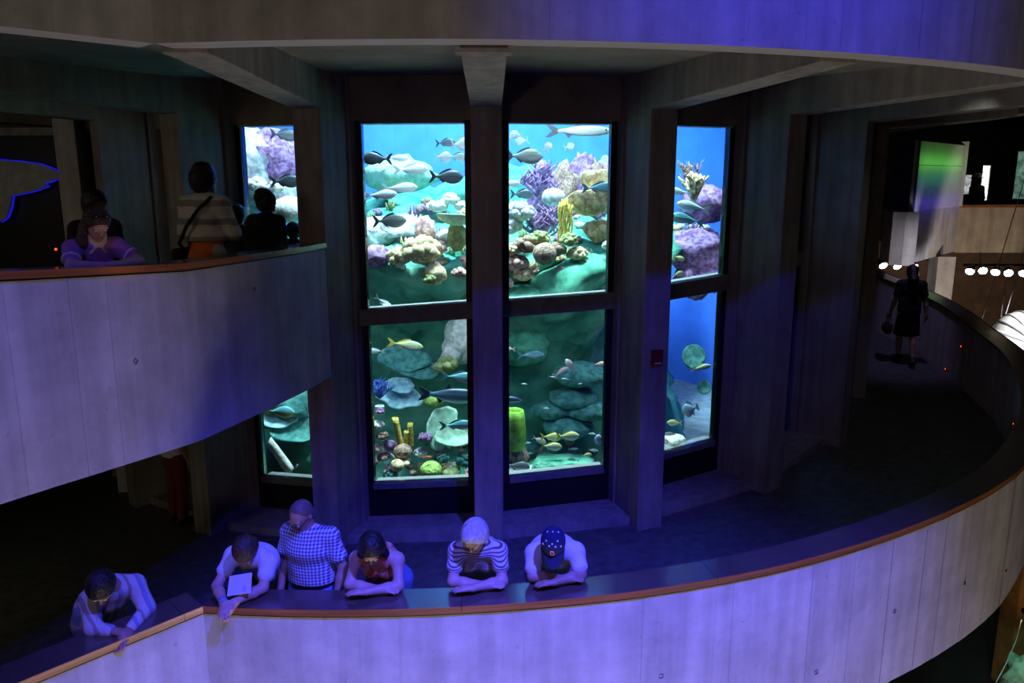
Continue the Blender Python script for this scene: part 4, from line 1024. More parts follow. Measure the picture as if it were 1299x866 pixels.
def skin(name, c): return mat('skin_'+name, c, .5, var=.06, scale=9)
SK_L = skin('fair', (.62, .40, .30)); SK_T = skin('tan', (.48, .29, .20)); SK_D = skin('deep', (.16, .085, .055))
def cloth(name, col, pat=None, col2=None, freq=40., axis=(0, 0, 1), duty=.3):
    m, t, b = nt(name); N = t.nodes; L = t.links
    tc = N.new('ShaderNodeTexCoord'); nz = N.new('ShaderNodeTexNoise'); nz.inputs['Scale'].default_value = 9; L.new(tc.outputs['Object'], nz.inputs[0])
    bp = N.new('ShaderNodeBump'); bp.inputs['Strength'].default_value = .45; bp.inputs['Distance'].default_value = .03; L.new(nz.outputs[0], bp.inputs['Height']); L.new(bp.outputs[0], b.inputs['Normal'])
    b.inputs['Roughness'].default_value = .9; b.inputs['Base Color'].default_value = (*col, 1)
    def wave(ax, fr, du):
        d = N.new('ShaderNodeVectorMath'); d.operation = 'DOT_PRODUCT'; L.new(tc.outputs['Object'], d.inputs[0]); d.inputs[1].default_value = ax
        a = N.new('ShaderNodeMath'); a.operation = 'MULTIPLY_ADD'; L.new(d.outputs['Value'], a.inputs[0]); a.inputs[1].default_value = fr; nk = N.new('ShaderNodeMath'); nk.operation = 'MULTIPLY'; L.new(nz.outputs[0], nk.inputs[0]); nk.inputs[1].default_value = .3; L.new(nk.outputs[0], a.inputs[2])
        f = N.new('ShaderNodeMath'); f.operation = 'FRACT'; L.new(a.outputs[0], f.inputs[0])
        g = N.new('ShaderNodeMath'); g.operation = 'LESS_THAN'; L.new(f.outputs[0], g.inputs[0]); g.inputs[1].default_value = du; return g.outputs[0]
    def mix(fac, c1, c2):
        mx = N.new('ShaderNodeMix'); mx.data_type = 'RGBA'; L.new(fac, mx.inputs[0])
        for s_, c in ((6, c1), (7, c2)):
            if hasattr(c, 'links') or hasattr(c, 'is_output'): L.new(c, mx.inputs[s_])
            else: mx.inputs[s_].default_value = (*c, 1)
        return mx.outputs[2]
    if pat == 'stripe': L.new(mix(wave(axis, freq, duty), col, col2), b.inputs['Base Color'])
    if pat == 'stripe3':
        o = mix(wave(axis, freq, .3), col, col2[0]); o = mix(wave(axis, freq*.5, .16), o, col2[1]); L.new(o, b.inputs['Base Color'])
    if pat == 'check':
        a = wave((1, 0, 0), freq, .5); c = wave(axis, freq, .5)
        s_ = N.new('ShaderNodeMath'); s_.operation = 'ADD'; L.new(a, s_.inputs[0]); L.new(c, s_.inputs[1])
        h = N.new('ShaderNodeMath'); h.operation = 'MULTIPLY'; L.new(s_.outputs[0], h.inputs[0]); h.inputs[1].default_value = .5
        L.new(mix(h.outputs[0], col, col2), b.inputs['Base Color'])
    MATS[name] = m; return m
M_HAIRK = mat('hair_black', (.012, .010, .009), .45, var=.4, scale=40, bump=.6)
M_HAIRB = mat('hair_brown', (.055, .032, .02), .45, var=.4, scale=40, bump=.6)
M_HAIRG = mat('hair_grey', (.55, .53, .50), .5, var=.25, scale=40, bump=.6)
M_HAIRL = mat('hair_light_brown', (.20, .12, .06), .5, var=.3, scale=40, bump=.6)
M_EYEW = mat('eye_white', (.75, .73, .70), .2); M_IRIS = mat('eye_dark', (.02, .015, .012), .2)
M_LIP = mat('lip', (.42, .16, .14), .45)
M_SHOE = mat('shoe_dark', (.03, .03, .035), .5); M_SHOEW = mat('shoe_white', (.7, .7, .72), .5)
M_GLASS = mat('spectacle_frame', (.03, .025, .02), .3)

def head_axes(fd, up=(0, 0, 1)):
    fd = nrm(fd); rd = nrm(np.cross(fd, up)); ud = np.cross(rd, fd); return rd, fd, ud
def hand(Fd, w, dirv, palm_n, thumb_side, curl=.35, s=1., splay=.0, lst=None):
    """five fingers; palm_n points out of the palm; curl bends the fingers towards it; lst collects fingertips"""
    d = nrm(dirv); n = nrm(np.asarray(palm_n, float) - d*np.dot(palm_n, d)); t = nrm(np.cross(n, d))*thumb_side
    w = np.asarray(w, float)
    Fd.cap(w, w+d*.075*s, .020*s, .024*s, .018, t, 1.65)
    for i, (o, ln) in enumerate(((.030, .92), (.010, 1.02), (-.011, .96), (-.031, .76))):
        b = w + d*.078*s + t*o*s*1.02; q = d + t*splay*o*12
        c1 = .45*curl; c2 = 1.1*curl; c3 = 1.7*curl
        p1 = b + (nrm(q)*math.cos(c1) + n*math.sin(c1))*.038*ln*s
        p2 = p1 + (nrm(q)*math.cos(c2) + n*math.sin(c2))*.026*ln*s
        p3 = p2 + (nrm(q)*math.cos(c3) + n*math.sin(c3))*.020*ln*s
        Fd.cap(b, p1, .0098*s, .0092*s, .007); Fd.cap(p1, p2, .0092*s, .0086*s, .005); Fd.cap(p2, p3, .0086*s, .0076*s, .005)
    b = w + d*.022*s + t*.028*s
    p1 = b + nrm(d*.75 + t*.75 + n*.25)*.040*s; p2 = p1 + nrm(d*1.0 + t*.25 + n*.35)*.030*s
    Fd.cap(b, p1, .0125*s, .0105*s, .012); Fd.cap(p1, p2, .0105*s, .0088*s, .006)

def person(label, P, face, J, outfit, group=None, scale=1., res=.0095, chest=1., name='person'):
    """P world base (H), face = world direction the person faces; J joints in the local frame (+Y forward)"""
    rz = math.atan2(face[1], face[0]) - math.pi/2
    t = thing(name, W(P), label, 'person', group, rz, scale)
    J = {k: np.array(v, float) for k, v in J.items()}
    pts = np.array([J[k] for k in J if k not in ('fd', 'hl', 'hr', 'nl', 'nr', 'pn', 'up')])
    lo = pts.min(0)-.22; hi = pts.max(0)+.22; lo[2] = -.03
    B = Field(lo, hi, res)
    side = nrm(J['shr']-J['shl'])
    fem = outfit.get('fem', 0)
    # trunk
    pel, wai, che, nek = J['pel'], J['wai'], J['che'], J['nek']
    def trunk(F, g=0., k=.05, upto=None):
        F.cap(pel, wai, .105+g, .096+g, k, side, 1.32-.02*fem); F.cap(wai, che, (.096-.006*fem)+g, .108*chest+g, k, side, 1.26)
        F.cap(che, J['nek']*.65+che*.35, .104*chest+g, .070+g, k, side, 1.36)
        for s_, q in ((-1, 'shl'), (1, 'shr')): F.cap(che*.35+nek*.65, J[q], .062+g, .058+g, .04)
        if fem:
            fwd = np.cross(side, nrm(nek-che)); fwd = -fwd if fwd[1] < 0 and abs(fwd[1]) > .2 else fwd
            for s_ in (-1, 1): F.ell(che + side*.075*s_ + fwd*.085 - nrm(nek-che)*.03, (.062+g, .062+g, .06+g), None, .03)
    trunk(B)
    # neck and head
    hc = J['hd']; rd, fd, ud = head_axes(J['fd'], J.get('up', (0, 0, 1))); AX = [rd, fd, ud]
    B.cap(nek, hc - ud*.06 - fd*.02, .056-.006*fem, .052-.006*fem, .03)
    B.ell(hc + ud*.025 - fd*.012, (.076, .095, .092), AX, .02)
    B.ell(hc - ud*.045 + fd*.030, (.056, .066, .072), AX, .03)
    B.cap(hc + fd*.088 + ud*.012, hc + fd*.112 - ud*.022, .008, .013, .012)      # nose
    B.cap(hc + fd*.082 + ud*.028 - rd*.045, hc + fd*.082 + ud*.028 + rd*.045, .012, .012, .012)  # brow
    B.cap(hc + fd*.090 - ud*.056 - rd*.016, hc + fd*.090 - ud*.056 + rd*.016, .009, .009, .006)  # mouth
    B.ell(hc + fd*.075 - ud*.090, (.026, .020, .018), AX, .02)                   # chin
    for s_ in (-1, 1):
        B.ell(hc + rd*.078*s_ - fd*.010 - ud*.005, (.010, .020, .030), AX, .006)  # ears
        B.ell(hc + rd*.032*s_ + fd*.098 + ud*.006, (.017, .014, .010), AX, carve=True)
    # arms
    for q in 'lr':
        a, e, w = J['sh'+q], J['el'+q], J['wr'+q]
        B.cap(a, e, .047, .038, .03); B.cap(e, e+(w-e)*.35, .040, .041, .02); B.cap(e+(w-e)*.35, w, .041, .027, .02)
        if ('h'+q) in J:
            hand(B, w, J['h'+q], J.get('n'+q, (0, 0, -1)), outfit.get('thumb_'+q, 1 if q == 'l' else -1), outfit.get('curl_'+q, outfit.get('curl', .35)))
    # legs
    for q in 'lr':
        h, kn, an = J['hi'+q], J['kn'+q], J['an'+q]
        B.cap(pel*.5+h*.5, h, .10, .092, .04); B.cap(h, kn, .086, .056, .04); B.cap(kn, kn+(an-kn)*.35, .056, .056, .02); B.cap(kn+(an-kn)*.35, an, .056, .036, .02)
        B.cap(an+np.array([0, -.035, -.03]), an+np.array([0, .13, -.048]), .034, .026, .03)
    body = B.build('body', outfit.get('skin', SK_L), t)
    # eyes and lips
    if outfit.get('face', 1):
        for s_ in (-1, 1):
            c = hc + rd*.032*s_ + fd*.086 + ud*.006
            V, F = ico(2, lambda q: Vector(q)*.0125); o = obj('eye', [v+Vector(c) for v in V], F, M_EYEW, t, True)
            V, F = ico(1, lambda q: Vector(q)*.0065); obj('iris', [v+Vector(c+fd*.0085) for v in V], F, M_IRIS, o, True)
        LF = Field(hc-.14, hc+.14, .004); LF.cap(hc + fd*.0945 - ud*.0535 - rd*.019, hc + fd*.0945 - ud*.0535 + rd*.019, .0052, .0052, .004); LF.cap(hc + fd*.0935 - ud*.0605 - rd*.015, hc + fd*.0935 - ud*.0605 + rd*.015, .0055, .0055, .004)
        LF.build('lips', M_LIP, t, 1)
    def fld(r): return Field(lo, hi, r)
    # trousers / skirt
    leg = outfit.get('legs')
    if leg:
        T = fld(.016); T.cap(pel+np.array([0, 0, -.02]), wai*.45+pel*.55, .122, .116, .04, side, 1.38)
        stop = leg.get('to', 1.)
        if leg.get('skirt'):
            kn = (J['knl']+J['knr'])/2; T.cap(pel, pel*(1-stop)+kn*stop, .13, .165, .04, side, 1.3, flat=True)
        else:
            for q in 'lr':
                h, kn, an = J['hi'+q], J['kn'+q], J['an'+q]
                T.cap(pel*.5+h*.5, h, .112, .104, .04)
                if stop <= .5: e = h+(kn-h)*stop*2; T.cap(h, e, .104, .088, .02, flat=True); T.cap(h, h+(e-h)*.6, .102, .09, .03)
                else:
                    T.cap(h, kn, .102, .072, .03); e = kn+(an-kn)*(stop-.5)*1.9; T.cap(kn, e, .072, .060, .02)
        T.build(leg.get('name', 'trousers'), leg['m'], t, 2)
    # shirt
    sh = outfit.get('shirt')
    if sh:
        S = fld(.0115); g = sh.get('g', .016); trunk(S, g)
        hem = sh.get('hem', .15)
        S.cap(pel + (wai-pel)*hem, wai, .124+g*.6, .116+g*.6, .05, side, 1.38)
        sl = sh.get('sleeve', .55)
        for q in 'lr':
            a, e, w = J['sh'+q], J['el'+q], J['wr'+q]
            if sl <= 0: continue
            u = min(1, sl*1.0) if sl <= 1 else 1
            S.cap(a, a+(e-a)*u*.9, .062, .058, .03)
            if sl <= 1: S.cap(a+(e-a)*.15, a+(e-a)*u, .062, .062+sh.get('flare', .004), .012, flat=True)
            else:
                S.cap(a, e, .063, .055, .03); S.cap(e, e+(w-e)*(sl-1), .056, .044, .02)
        down = nrm(pel-wai); S.cut(pel + (wai-pel)*hem, down)
        if sl <= 0:
            for q, s_ in (('l', -1), ('r', 1)): S.cut(J['sh'+q] - side*s_*sh.get('armhole', .035), side*s_)
        if sh.get('vneck'):
            fw = np.cross(side, nrm(nek-che)); fw = fw*np.sign(np.dot(fw, nrm(J['fd'])+np.array([0, .6, 0])))
            S.ell(nek + fw*.085 - nrm(nek-che)*.03, (.05, .10, .12), [side, fw, np.cross(side, fw)], carve=True)
        S.build(sh.get('name', 'shirt'), sh['m'], t, 2)
        if sh.get('collar'):
            Cc = fld(.009); c = nek + nrm(nek-che)*.012; fw = fd*1.0
            Cc.cap(c, c + nrm(nek-che)*.035, .072, .066, .01, side, 1.1)
            Cc.cap(c + fw*.05, c + fw*.085 - side*.055 - nrm(nek-che)*.05, .022, .014, .01); Cc.cap(c + fw*.05, c + fw*.085 + side*.055 - nrm(nek-che)*.05, .022, .014, .01)
            Cc.build('collar', sh['collar'], t, 1)
        if sh.get('trim'):
            for q in 'lr':
                a, e = J['sh'+q], J['el'+q]; Tm = fld(.009); Tm.cap(a+(e-a)*(sl-.07), a+(e-a)*(sl+.01), .069, .071, 0, flat=True); Tm.build('sleeve_trim', sh['trim'], t, 1)
    for kx, nm in (('vest', 'vest'),):
        if outfit.get(kx):
            S = fld(.0115); trunk(S, .030); S.cut(pel+(wai-pel)*.2, nrm(pel-wai))
            S.build(nm, outfit[kx], t, 2)
    # belt
    if outfit.get('belt'):
        Bt = fld(.009); c = pel+(wai-pel)*.2; Bt.cap(c, c+(wai-pel)*.27, .140, .140, 0, side, 1.36, flat=True); Bt.build('belt', outfit['belt'], t, 1)
    # hair
    hr = outfit.get('hair')
    if hr:
        Hf = Field(hc-.34, hc+.34, .009); g = hr.get('g', .012)
        Hf.ell(hc + ud*.028 - fd*.016, (.078+g, .096+g, .092+g), AX, .01)
        if hr.get('nape', 1): Hf.ell(hc - ud*.035 - fd*.045, (.066+g*.7, .055+g*.7, .075), AX, .03)
        pn = nrm(fd*hr.get('pf', .80) - ud*hr.get('pu', .60)); Hf.cut(hc + pn*hr.get('t', .030), pn)
        for seg in hr.get('locks', []):
            pr = [hc + rd*p[0] + fd*p[1] + ud*p[2] for p in seg[0]]
            for i in range(len(pr)-1): Hf.cap(pr[i], pr[i+1], seg[1][i], seg[1][i+1], .02)
        for c_, r_ in hr.get('buns', []): Hf.ell(hc + rd*c_[0] + fd*c_[1] + ud*c_[2], r_, AX, .012)
        Hf.build('hair', hr['m'], t, 1)
    # glasses
    if outfit.get('glasses'):
        mb = MB()
        for s_ in (-1, 1):
            c = hc + rd*.034*s_ + fd*.108 + ud*.006
            mb.tube([Vector(c + rd*.024*math.cos(a) + ud*.018*math.sin(a)) for a in np.linspace(0, 2*math.pi, 13)], .0026, 5)
            mb.tube([Vector(c + rd*.024*s_), Vector(hc + rd*.084*s_ + fd*.0 + ud*.012)], .0026, 5)
        mb.tube([Vector(hc + rd*-.011 + fd*.11 + ud*.008), Vector(hc + rd*.011 + fd*.11 + ud*.008)], .0026, 5)
        mb.build('glasses', M_GLASS, t, True)
    # shoes
    for q in 'lr':
        an = J['an'+q]; Sf = Field(an-.26, an+.26, .011)
        Sf.cap(an+np.array([0, -.04, -.035]), an+np.array([0, .15, -.05]), .044, .036, .03, (1, 0, 0), 1.15); Sf.cap(an+np.array([0, -.03, -.03]), an+np.array([0, 0, .02]), .045, .046, .03)
        Sf.cut(an+np.array([0, 0, -.082]), (0, 0, -1)); Sf.build('shoe', outfit.get('shoe', M_SHOE), t, 1)
    return t, (hc, rd, fd, ud, J)

def lean(zr=1.06, dy=0., low=0., headf=(0, .55, -.85), hd=None, shift=0., fold=True, tw=0.):
    """standing bent over a rail of height zr; rail top spans y .10-.40"""
    z = zr-1.06
    J = dict(pel=(0, -.34, .94), wai=(0, -.27, 1.06-low*.3), che=(0, -.07, 1.24-low*.7+z*.5), nek=(0, .07, 1.365-low+z*.6),
             hil=(-.095, -.34, .90), hir=(.095, -.34, .90), knl=(-.10, -.31, .49), knr=(.10, -.29, .49), anl=(-.11, -.36, .085), anr=(.11, -.33, .085),
             shl=(-.158, .03, 1.295-low+z*.6), shr=(.158, .03, 1.295-low+z*.6), ell=(-.19, .15, zr+.045), elr=(.19, .15, zr+.045),
             wrl=(.03, .255, zr+.047), wrr=(-.045, .195, zr+.040), hl=(.98, .12, .02), hr=(-1, .12, .05), nl=(0, 0, -1), nr=(0, 0, -1),
             hd=(0, .165, 1.45-low+z*.6) if hd is None else hd, fd=headf)
    return J
def stand(fd=(0, 1, -.1), arm=.0, hd=None):
    return dict(pel=(0, 0, .95), wai=(0, .005, 1.10), che=(0, .01, 1.28), nek=(0, .005, 1.44), hil=(-.09, 0, .91), hir=(.09, 0, .91),
                knl=(-.095, .02, .50), knr=(.095, .02, .50), anl=(-.10, -.02, .085), anr=(.10, -.02, .085), shl=(-.172, 0, 1.375), shr=(.172, 0, 1.375),
                ell=(-.235, -.02, 1.11), elr=(.235, -.02, 1.11), wrl=(-.225, .07, .87), wrr=(.225, .07, .87), hl=(.05, .2, -1), hr=(-.05, .2, -1), nl=(1, 0, 0), nr=(-1, 0, 0),
                hd=(0, .03, 1.575) if hd is None else hd, fd=fd)
def rail_spot(px, py=None, back=.0):
    """base point on the ramp for a leaning visitor whose forearms rest on the ring rail at pixel column px"""
    best = min(np.arange(-11, 30, .05), key=lambda a: abs(649.5 + FPX*pol(a, rr(a)-.14).x/(pol(a, rr(a)-.14).y*CT-(fl(a)+1.05)*ST) - px))
    o = pol(best, rr(best)); n = Vector((math.sin(R_(best)), -math.cos(R_(best)), 0))
    # rail inner edge sits at local y=.10
    b = o - n*(.28+.12+back); b.z = fl(best); return b, n

M_DENIM = cloth('denim_blue', (.16, .24, .42)); M_KHAKI = cloth('khaki', (.38, .33, .24)); M_NAVYP = cloth('navy_cloth', (.03, .035, .06))
M_WHITE = cloth('white_cotton', (.80, .80, .78)); M_BLACK = cloth('black_cloth', (.012, .012, .014))
# 1 - man at the leg rail, long striped shirt
d1 = LEGN.copy()
p1 = leg0 + LEGD*.50; p1 = p1 - d1*.40; p1.z = fl(-14.5)-.02
J = lean(low=.03, headf=(.30, .42, -.85), hd=(.12, .20, 1.42))
J.update(wrl=(.03, .35, 1.085), hl=(.75, .6, -.25), wrr=(.10, .30, 1.11), hr=(-.6, .8, -.1))
person('dark haired visitor in a long sleeved striped shirt leaning on the straight leg of the rail', p1, (LEGN.x, LEGN.y), J,
       dict(shirt=dict(m=cloth('shirt_stripes_pale', (.72, .68, .62), 'stripe3', ((.42, .36, .30), (.30, .40, .62)), 13, (1, .15, 0)), sleeve=1.8, hem=-.3, g=.022),
            legs=dict(m=M_KHAKI), skin=SK_T, hair=dict(m=M_HAIRK, g=.022, t=.035), curl=.6))
# 2 - visitor with leaflet at the corner
b2, n2 = rail_spot(303)
J = lean(low=.05, headf=(-.05, .45, -.9), hd=(-.05, .20, 1.41))
J.update(shl=(-.15, .05, 1.25), shr=(.16, .02, 1.27), ell=(-.17, .20, 1.115), elr=(.19, .24, 1.115), wrl=(-.05, .40, 1.10), wrr=(.02, .44, 1.10), hl=(.2, .9, -.35), hr=(-.45, .85, -.3), nl=(.8, -.1, -.5), nr=(-.2, -.2, -1))
pp, hh = person('short haired visitor in white holding a leaflet over the corner of the rail', b2, n2, J,
       dict(shirt=dict(m=M_WHITE, sleeve=.6, hem=-.2), legs=dict(m=M_NAVYP), skin=SK_L, hair=dict(m=M_HAIRB, g=.016, t=.04), curl=.7))
wb_ = MB(); wdir = Vector(nrm(J['wrr']-np.array(J['elr'])) if not isinstance(J['wrr'], tuple) else nrm(np.array(J['wrr'])-np.array(J['elr'])))
wc = Vector(J['wrr'])-wdir*.03; a_ = wdir.cross(Vector((0, 0, 1))).normalized(); b_ = wdir.cross(a_)
wb_.tube([wc-wdir*.013, wc+wdir*.013], .034, 14); wb_.build('wristband', mat('band_blue', (.10, .35, .75), .4), pp, True)
lf = thing('leaflet', pp.matrix_basis @ Vector((-.06, .335, 1.205)), 'folded white leaflet with a round mark held over the rail', 'leaflet', None, (R_(-52), R_(14), pp.rotation_euler.z))
M_PAPER = mat('paper_white', (.82, .82, .84), .7)
mbp = MB().box((-.095, -.075, -.002), (.095, .075, 0)); mbp.build('page', M_PAPER, lf)
mbp = MB().hexa([(-.095, -.075, .001), (.095, -.075, .001), (.095, .075, .012), (-.095, .075, .012), (-.095, -.075, .003), (.095, -.075, .003), (.095, .075, .014), (-.095, .075, .014)]); mbp.build('page', M_PAPER, lf)
mbp = MB().lathe([(.022, .0122), (.022, .0152), (.002, .0155)], 14, True, (-.05, .04, 0)); mbp.build('printed_mark', mat('print_pink', (.75, .6, .8), .6), lf)
# 3 - standing man in check shirt
b3, n3 = rail_spot(372, back=.12)
J = stand(fd=(.20, .72, -.55), hd=(.02, .075, 1.555))
J.update(che=(0, .02, 1.28), nek=(0, .03, 1.43), elr=(.26, -.05, 1.13), ell=(-.27, .0, 1.12), wrr=(.24, .07, .92), wrl=(-.25, .1, .92))
person('balding man with glasses standing upright in a blue and white check shirt behind the rail', b3, (n3.x-.12, n3.y), J,
       dict(shirt=dict(m=cloth('shirt_check', (.80, .82, .85), 'check', (.06, .08, .22), 40), sleeve=.72, hem=.35, g=.020, flare=.01), legs=dict(m=M_DENIM), belt=mat('belt_leather', (.03, .018, .012), .4),
            skin=SK_T, hair=dict(m=mat('hair_stubble', (.16, .12, .10), .6, var=.3, scale=50), g=.003, t=.0, pf=.72, pu=.30), glasses=1), chest=1.12, scale=1.02)
# 4 - woman with coral top
b4, n4 = rail_spot(470)
J = lean(low=.035, headf=(-.05, .55, -.85), hd=(0, .175, 1.42))
person('dark haired woman in a sleeveless coral top resting crossed forearms on the rail', b4, n4, J,
       dict(fem=1, shirt=dict(m=cloth('coral_top', (.72, .16, .13), 'stripe', (.80, .45, .36), 7, (1, .3, .4), .3), sleeve=0, vneck=1, hem=-.2, armhole=.06), legs=dict(m=M_DENIM), skin=SK_L,
            hair=dict(m=M_HAIRK, g=.020, t=.035, pf=.9, pu=.45, locks=[([(-.075, -.02, .02), (-.09, .03, -.09), (-.075, .05, -.15)], [.03, .03, .015]), ([(.075, -.02, .02), (.09, .03, -.09), (.075, .05, -.15)], [.03, .03, .015])])))
# 5 - older lady with grey hair
b5, n5 = rail_spot(606)
J = lean(low=0., headf=(.30, .72, -.62), hd=(.015, .165, 1.475))
person('older woman with grey hair and glasses in a thin striped shirt at the rail', b5, n5, J,
       dict(fem=1, shirt=dict(m=cloth('shirt_thin_stripe', (.74, .70, .68), 'stripe', (.14, .10, .12), 48, (.0, .45, .9), .36), sleeve=.62, hem=-.2), legs=dict(m=M_NAVYP), skin=SK_L,
            hair=dict(m=M_HAIRG, g=.024, t=.036, buns=[((0, .02, .095), (.075, .085, .05))]), glasses=1, curl=.25), chest=1.06)
# 6 - visitor with baseball cap
b6, n6 = rail_spot(709)
J = lean(low=.06, headf=(.10, .50, -.86), hd=(.04, .215, 1.405))
pp, (hc, rd, fd, ud, JJ) = person('visitor in a white T-shirt and starry navy baseball cap bent low over the rail', b6, n6, J,
       dict(shirt=dict(m=M_WHITE, sleeve=.80, hem=-.2, g=.022), legs=dict(m=cloth('jeans_pale', (.22, .32, .55))), skin=SK_T, hair=dict(m=M_HAIRB, g=.006, t=.02)), chest=1.10)
M_CAP = cloth('cap_navy', (.012, .016, .075))
AX = [rd, fd, ud]; AXM = Matrix(((rd[0], fd[0], ud[0]), (rd[1], fd[1], ud[1]), (rd[2], fd[2], ud[2])))
capo = thing('baseball_cap', pp.matrix_basis @ Vector(hc), 'navy baseball cap with white stars and a red letter, worn by the visitor in white', 'cap')
capo.matrix_world = pp.matrix_basis @ Matrix.Translation(Vector(hc)) @ AXM.to_4x4()
V = []; F = []; n = 28; k = 9       # crown dome and curved peak, in head axes: x right, y forward, z up
for i in range(k+1):
    a = (i/k)*math.pi*.5
    for j in range(n):
        q = 2*math.pi*j/n; V.append((.094*math.cos(a)*math.cos(q), -.012+.112*math.cos(a)*math.sin(q), .035+.105*math.sin(a)))
for i in range(k):
    for j in range(n): j2 = (j+1) % n; F.append((i*n+j, i*n+j2, (i+1)*n+j2, (i+1)*n+j))
oc = obj('crown', V, F, M_CAP, capo, True)
so = oc.modifiers.new('thick', 'SOLIDIFY'); so.thickness = .004
V = []; F = []; na_ = 13; nr_ = 5
for i in range(nr_+1):
    for j in range(na_):
        q = math.pi*(.12+.76*j/(na_-1)); r0 = Vector((.093*math.cos(q), -.012+.111*math.sin(q), 0)); r1 = Vector((.085*math.cos(q), .06+.135*math.sin(q), 0))
        p = r0.lerp(r1, i/nr_); p.z = .040 - .020*(i/nr_) - .9*p.x*p.x*(i/nr_)*4; V.append(p)
for i in range(nr_):
    for j in range(na_-1): F.append((i*na_+j, i*na_+j+1, (i+1)*na_+j+1, (i+1)*na_+j))
ob = obj('peak', V, F, M_CAP, capo, True); so = ob.modifiers.new('thick', 'SOLIDIFY'); so.thickness = .005
V, F = ico(1, lambda q: Vector((q.x*.009, q.y*.009, q.z*.005+.141)) + Vector((0, -.012, 0))); obj('button', V, F, M_CAP, capo, True)
M_THR = mat('thread_white', (.85, .85, .88), .8); M_THRR = mat('thread_red', (.70, .03, .05), .8)
def cap_pt(az, el, d=.004):
    a = R_(el); q = R_(az); return Vector((.094*math.cos(a)*math.cos(q), -.012+.112*math.cos(a)*math.sin(q), .035+.105*math.sin(a))), Vector((math.cos(a)*math.cos(q), math.cos(a)*math.sin(q), math.sin(a))).normalized()
def star_mesh():
    V = [(0, 0, .003)]; F = []
    for k in range(10):
        r = .0095 if k % 2 == 0 else .004; a = math.pi/2 + k*math.pi/5; V.append((r*math.cos(a), r*math.sin(a), .0015)); 
    V += [(v[0], v[1], -.001) for v in V[1:11]]
    for k in range(10):
        k2 = (k+1) % 10; F += [(0, 1+k, 1+k2), (1+k, 11+k, 11+k2, 1+k2)]
    return meshdata('star', V, F, M_THR)
sm = star_mesh()
for az, el in ((20, 40), (150, 42), (60, 62), (120, 60), (10, 62), (170, 66), (230, 50), (310, 50), (270, 60), (90, 74)):
    p, nn = cap_pt(az, el); o = link(bpy.data.objects.new('star', sm), capo); o.location = p + nn*.003; o.rotation_euler = nn.to_track_quat('Z', 'Y').to_euler()
def text_part(txt, size, m, parent, name, ext=.001):
    cu = bpy.data.curves.new(name, 'FONT'); cu.body = txt; cu.size = size; cu.extrude = ext; cu.align_x = 'CENTER'; cu.align_y = 'CENTER'
    tmp = bpy.data.objects.new('tmp_text', cu); COL.objects.link(tmp)
    me = bpy.data.meshes.new_from_object(tmp.evaluated_get(bpy.context.evaluated_depsgraph_get())); bpy.data.objects.remove(tmp); bpy.data.curves.remove(cu)
    me.materials.clear(); me.materials.append(m); return link(bpy.data.objects.new(name, me), parent)
p, nn = cap_pt(90, 34); bl = None
rotl = Matrix(((-1, 0, 0), (0, 1, 0), (0, 0, 1)))
for nm, sz, m_, dd in (('letter_outline', .066, M_THR, .0035), ('letter', .052, M_THRR, .0055)):
    o = text_part('B', sz, m_, capo, nm, .0015); o.location = p + nn*dd
    zz = nn; yy = (Vector((0, 0, 1)) - nn*nn.z).normalized(); xx = yy.cross(zz); o.rotation_euler = Matrix((xx, yy, zz)).transposed().to_euler()
# 7 - child in lavender polo on the gallery
gn = Vector((.92, -.39, 0)); g7 = Vector((-2.74, 5.84, -1.80)) - gn*.42
J = lean(zr=1.10, low=.13, headf=(.10, .72, -.55), hd=(.02, .125, 1.445))
J.update(pel=(0, -.28, .88), wai=(0, -.20, 1.01), che=(0, -.06, 1.18), nek=(0, .03, 1.315), shl=(-.16, .01, 1.265), shr=(.16, .01, 1.265), ell=(-.25, .16, 1.15), elr=(.25, .16, 1.15), wrl=(-.04, .24, 1.148), wrr=(.05, .20, 1.148), hil=(-.085, -.3, .82), hir=(.085, -.3, .82), knl=(-.09, -.28, .45), knr=(.09, -.27, .45))
pp, (hc, rd, fd, ud, JJ) = person('child in a lavender polo shirt with white collar leaning on the gallery rail', g7, gn+Vector((-.10, -.25, 0)), J,
       dict(fem=1, shirt=dict(m=cloth('lavender_polo', (.42, .18, .56)), sleeve=.62, hem=-.2, collar=M_WHITE, trim=M_WHITE, g=.012), legs=dict(m=M_NAVYP), skin=SK_L, curl=.2,
            hair=dict(m=M_HAIRB, g=.014, t=.030, locks=[([(.07, -.05, -.05), (.10, .04, -.14), (.10, .07, -.24), (.09, .06, -.31)], [.035, .04, .035, .018])])), scale=1.0, chest=.9)
mb = MB()
for s_ in (-1, 1):
    c = hc + rd*.036*s_ + fd*.055 + ud*.112
    V, F = ico(2, lambda q: Vector(c + rd*q.x*.030 + fd*q.y*.010 + ud*q.z*.016)); mb.add(V, F)
    mb.tube([Vector(c + rd*.026*s_), Vector(hc + rd*.092*s_ - fd*.03 + ud*.05)], .003, 5)
mb.tube([Vector(hc - rd*.012 + fd*.062 + ud*.113), Vector(hc + rd*.012 + fd*.062 + ud*.113)], .003, 5)
sg = mb.build('sunglasses', mat('sunglass_lens', (.01, .01, .015), .08), pp, True)
# 8 - dark figure behind the child
g8 = at(122, 300, 6.95); g8.z = -1.80
person('adult in black standing close behind the child in lavender', g8, (.9, -.45), stand(fd=(0, 1, -.25)), dict(shirt=dict(m=M_BLACK, sleeve=1.9), legs=dict(m=M_BLACK), skin=SK_D, face=0, hair=dict(m=M_HAIRK, g=.02)), res=.012, scale=.98)
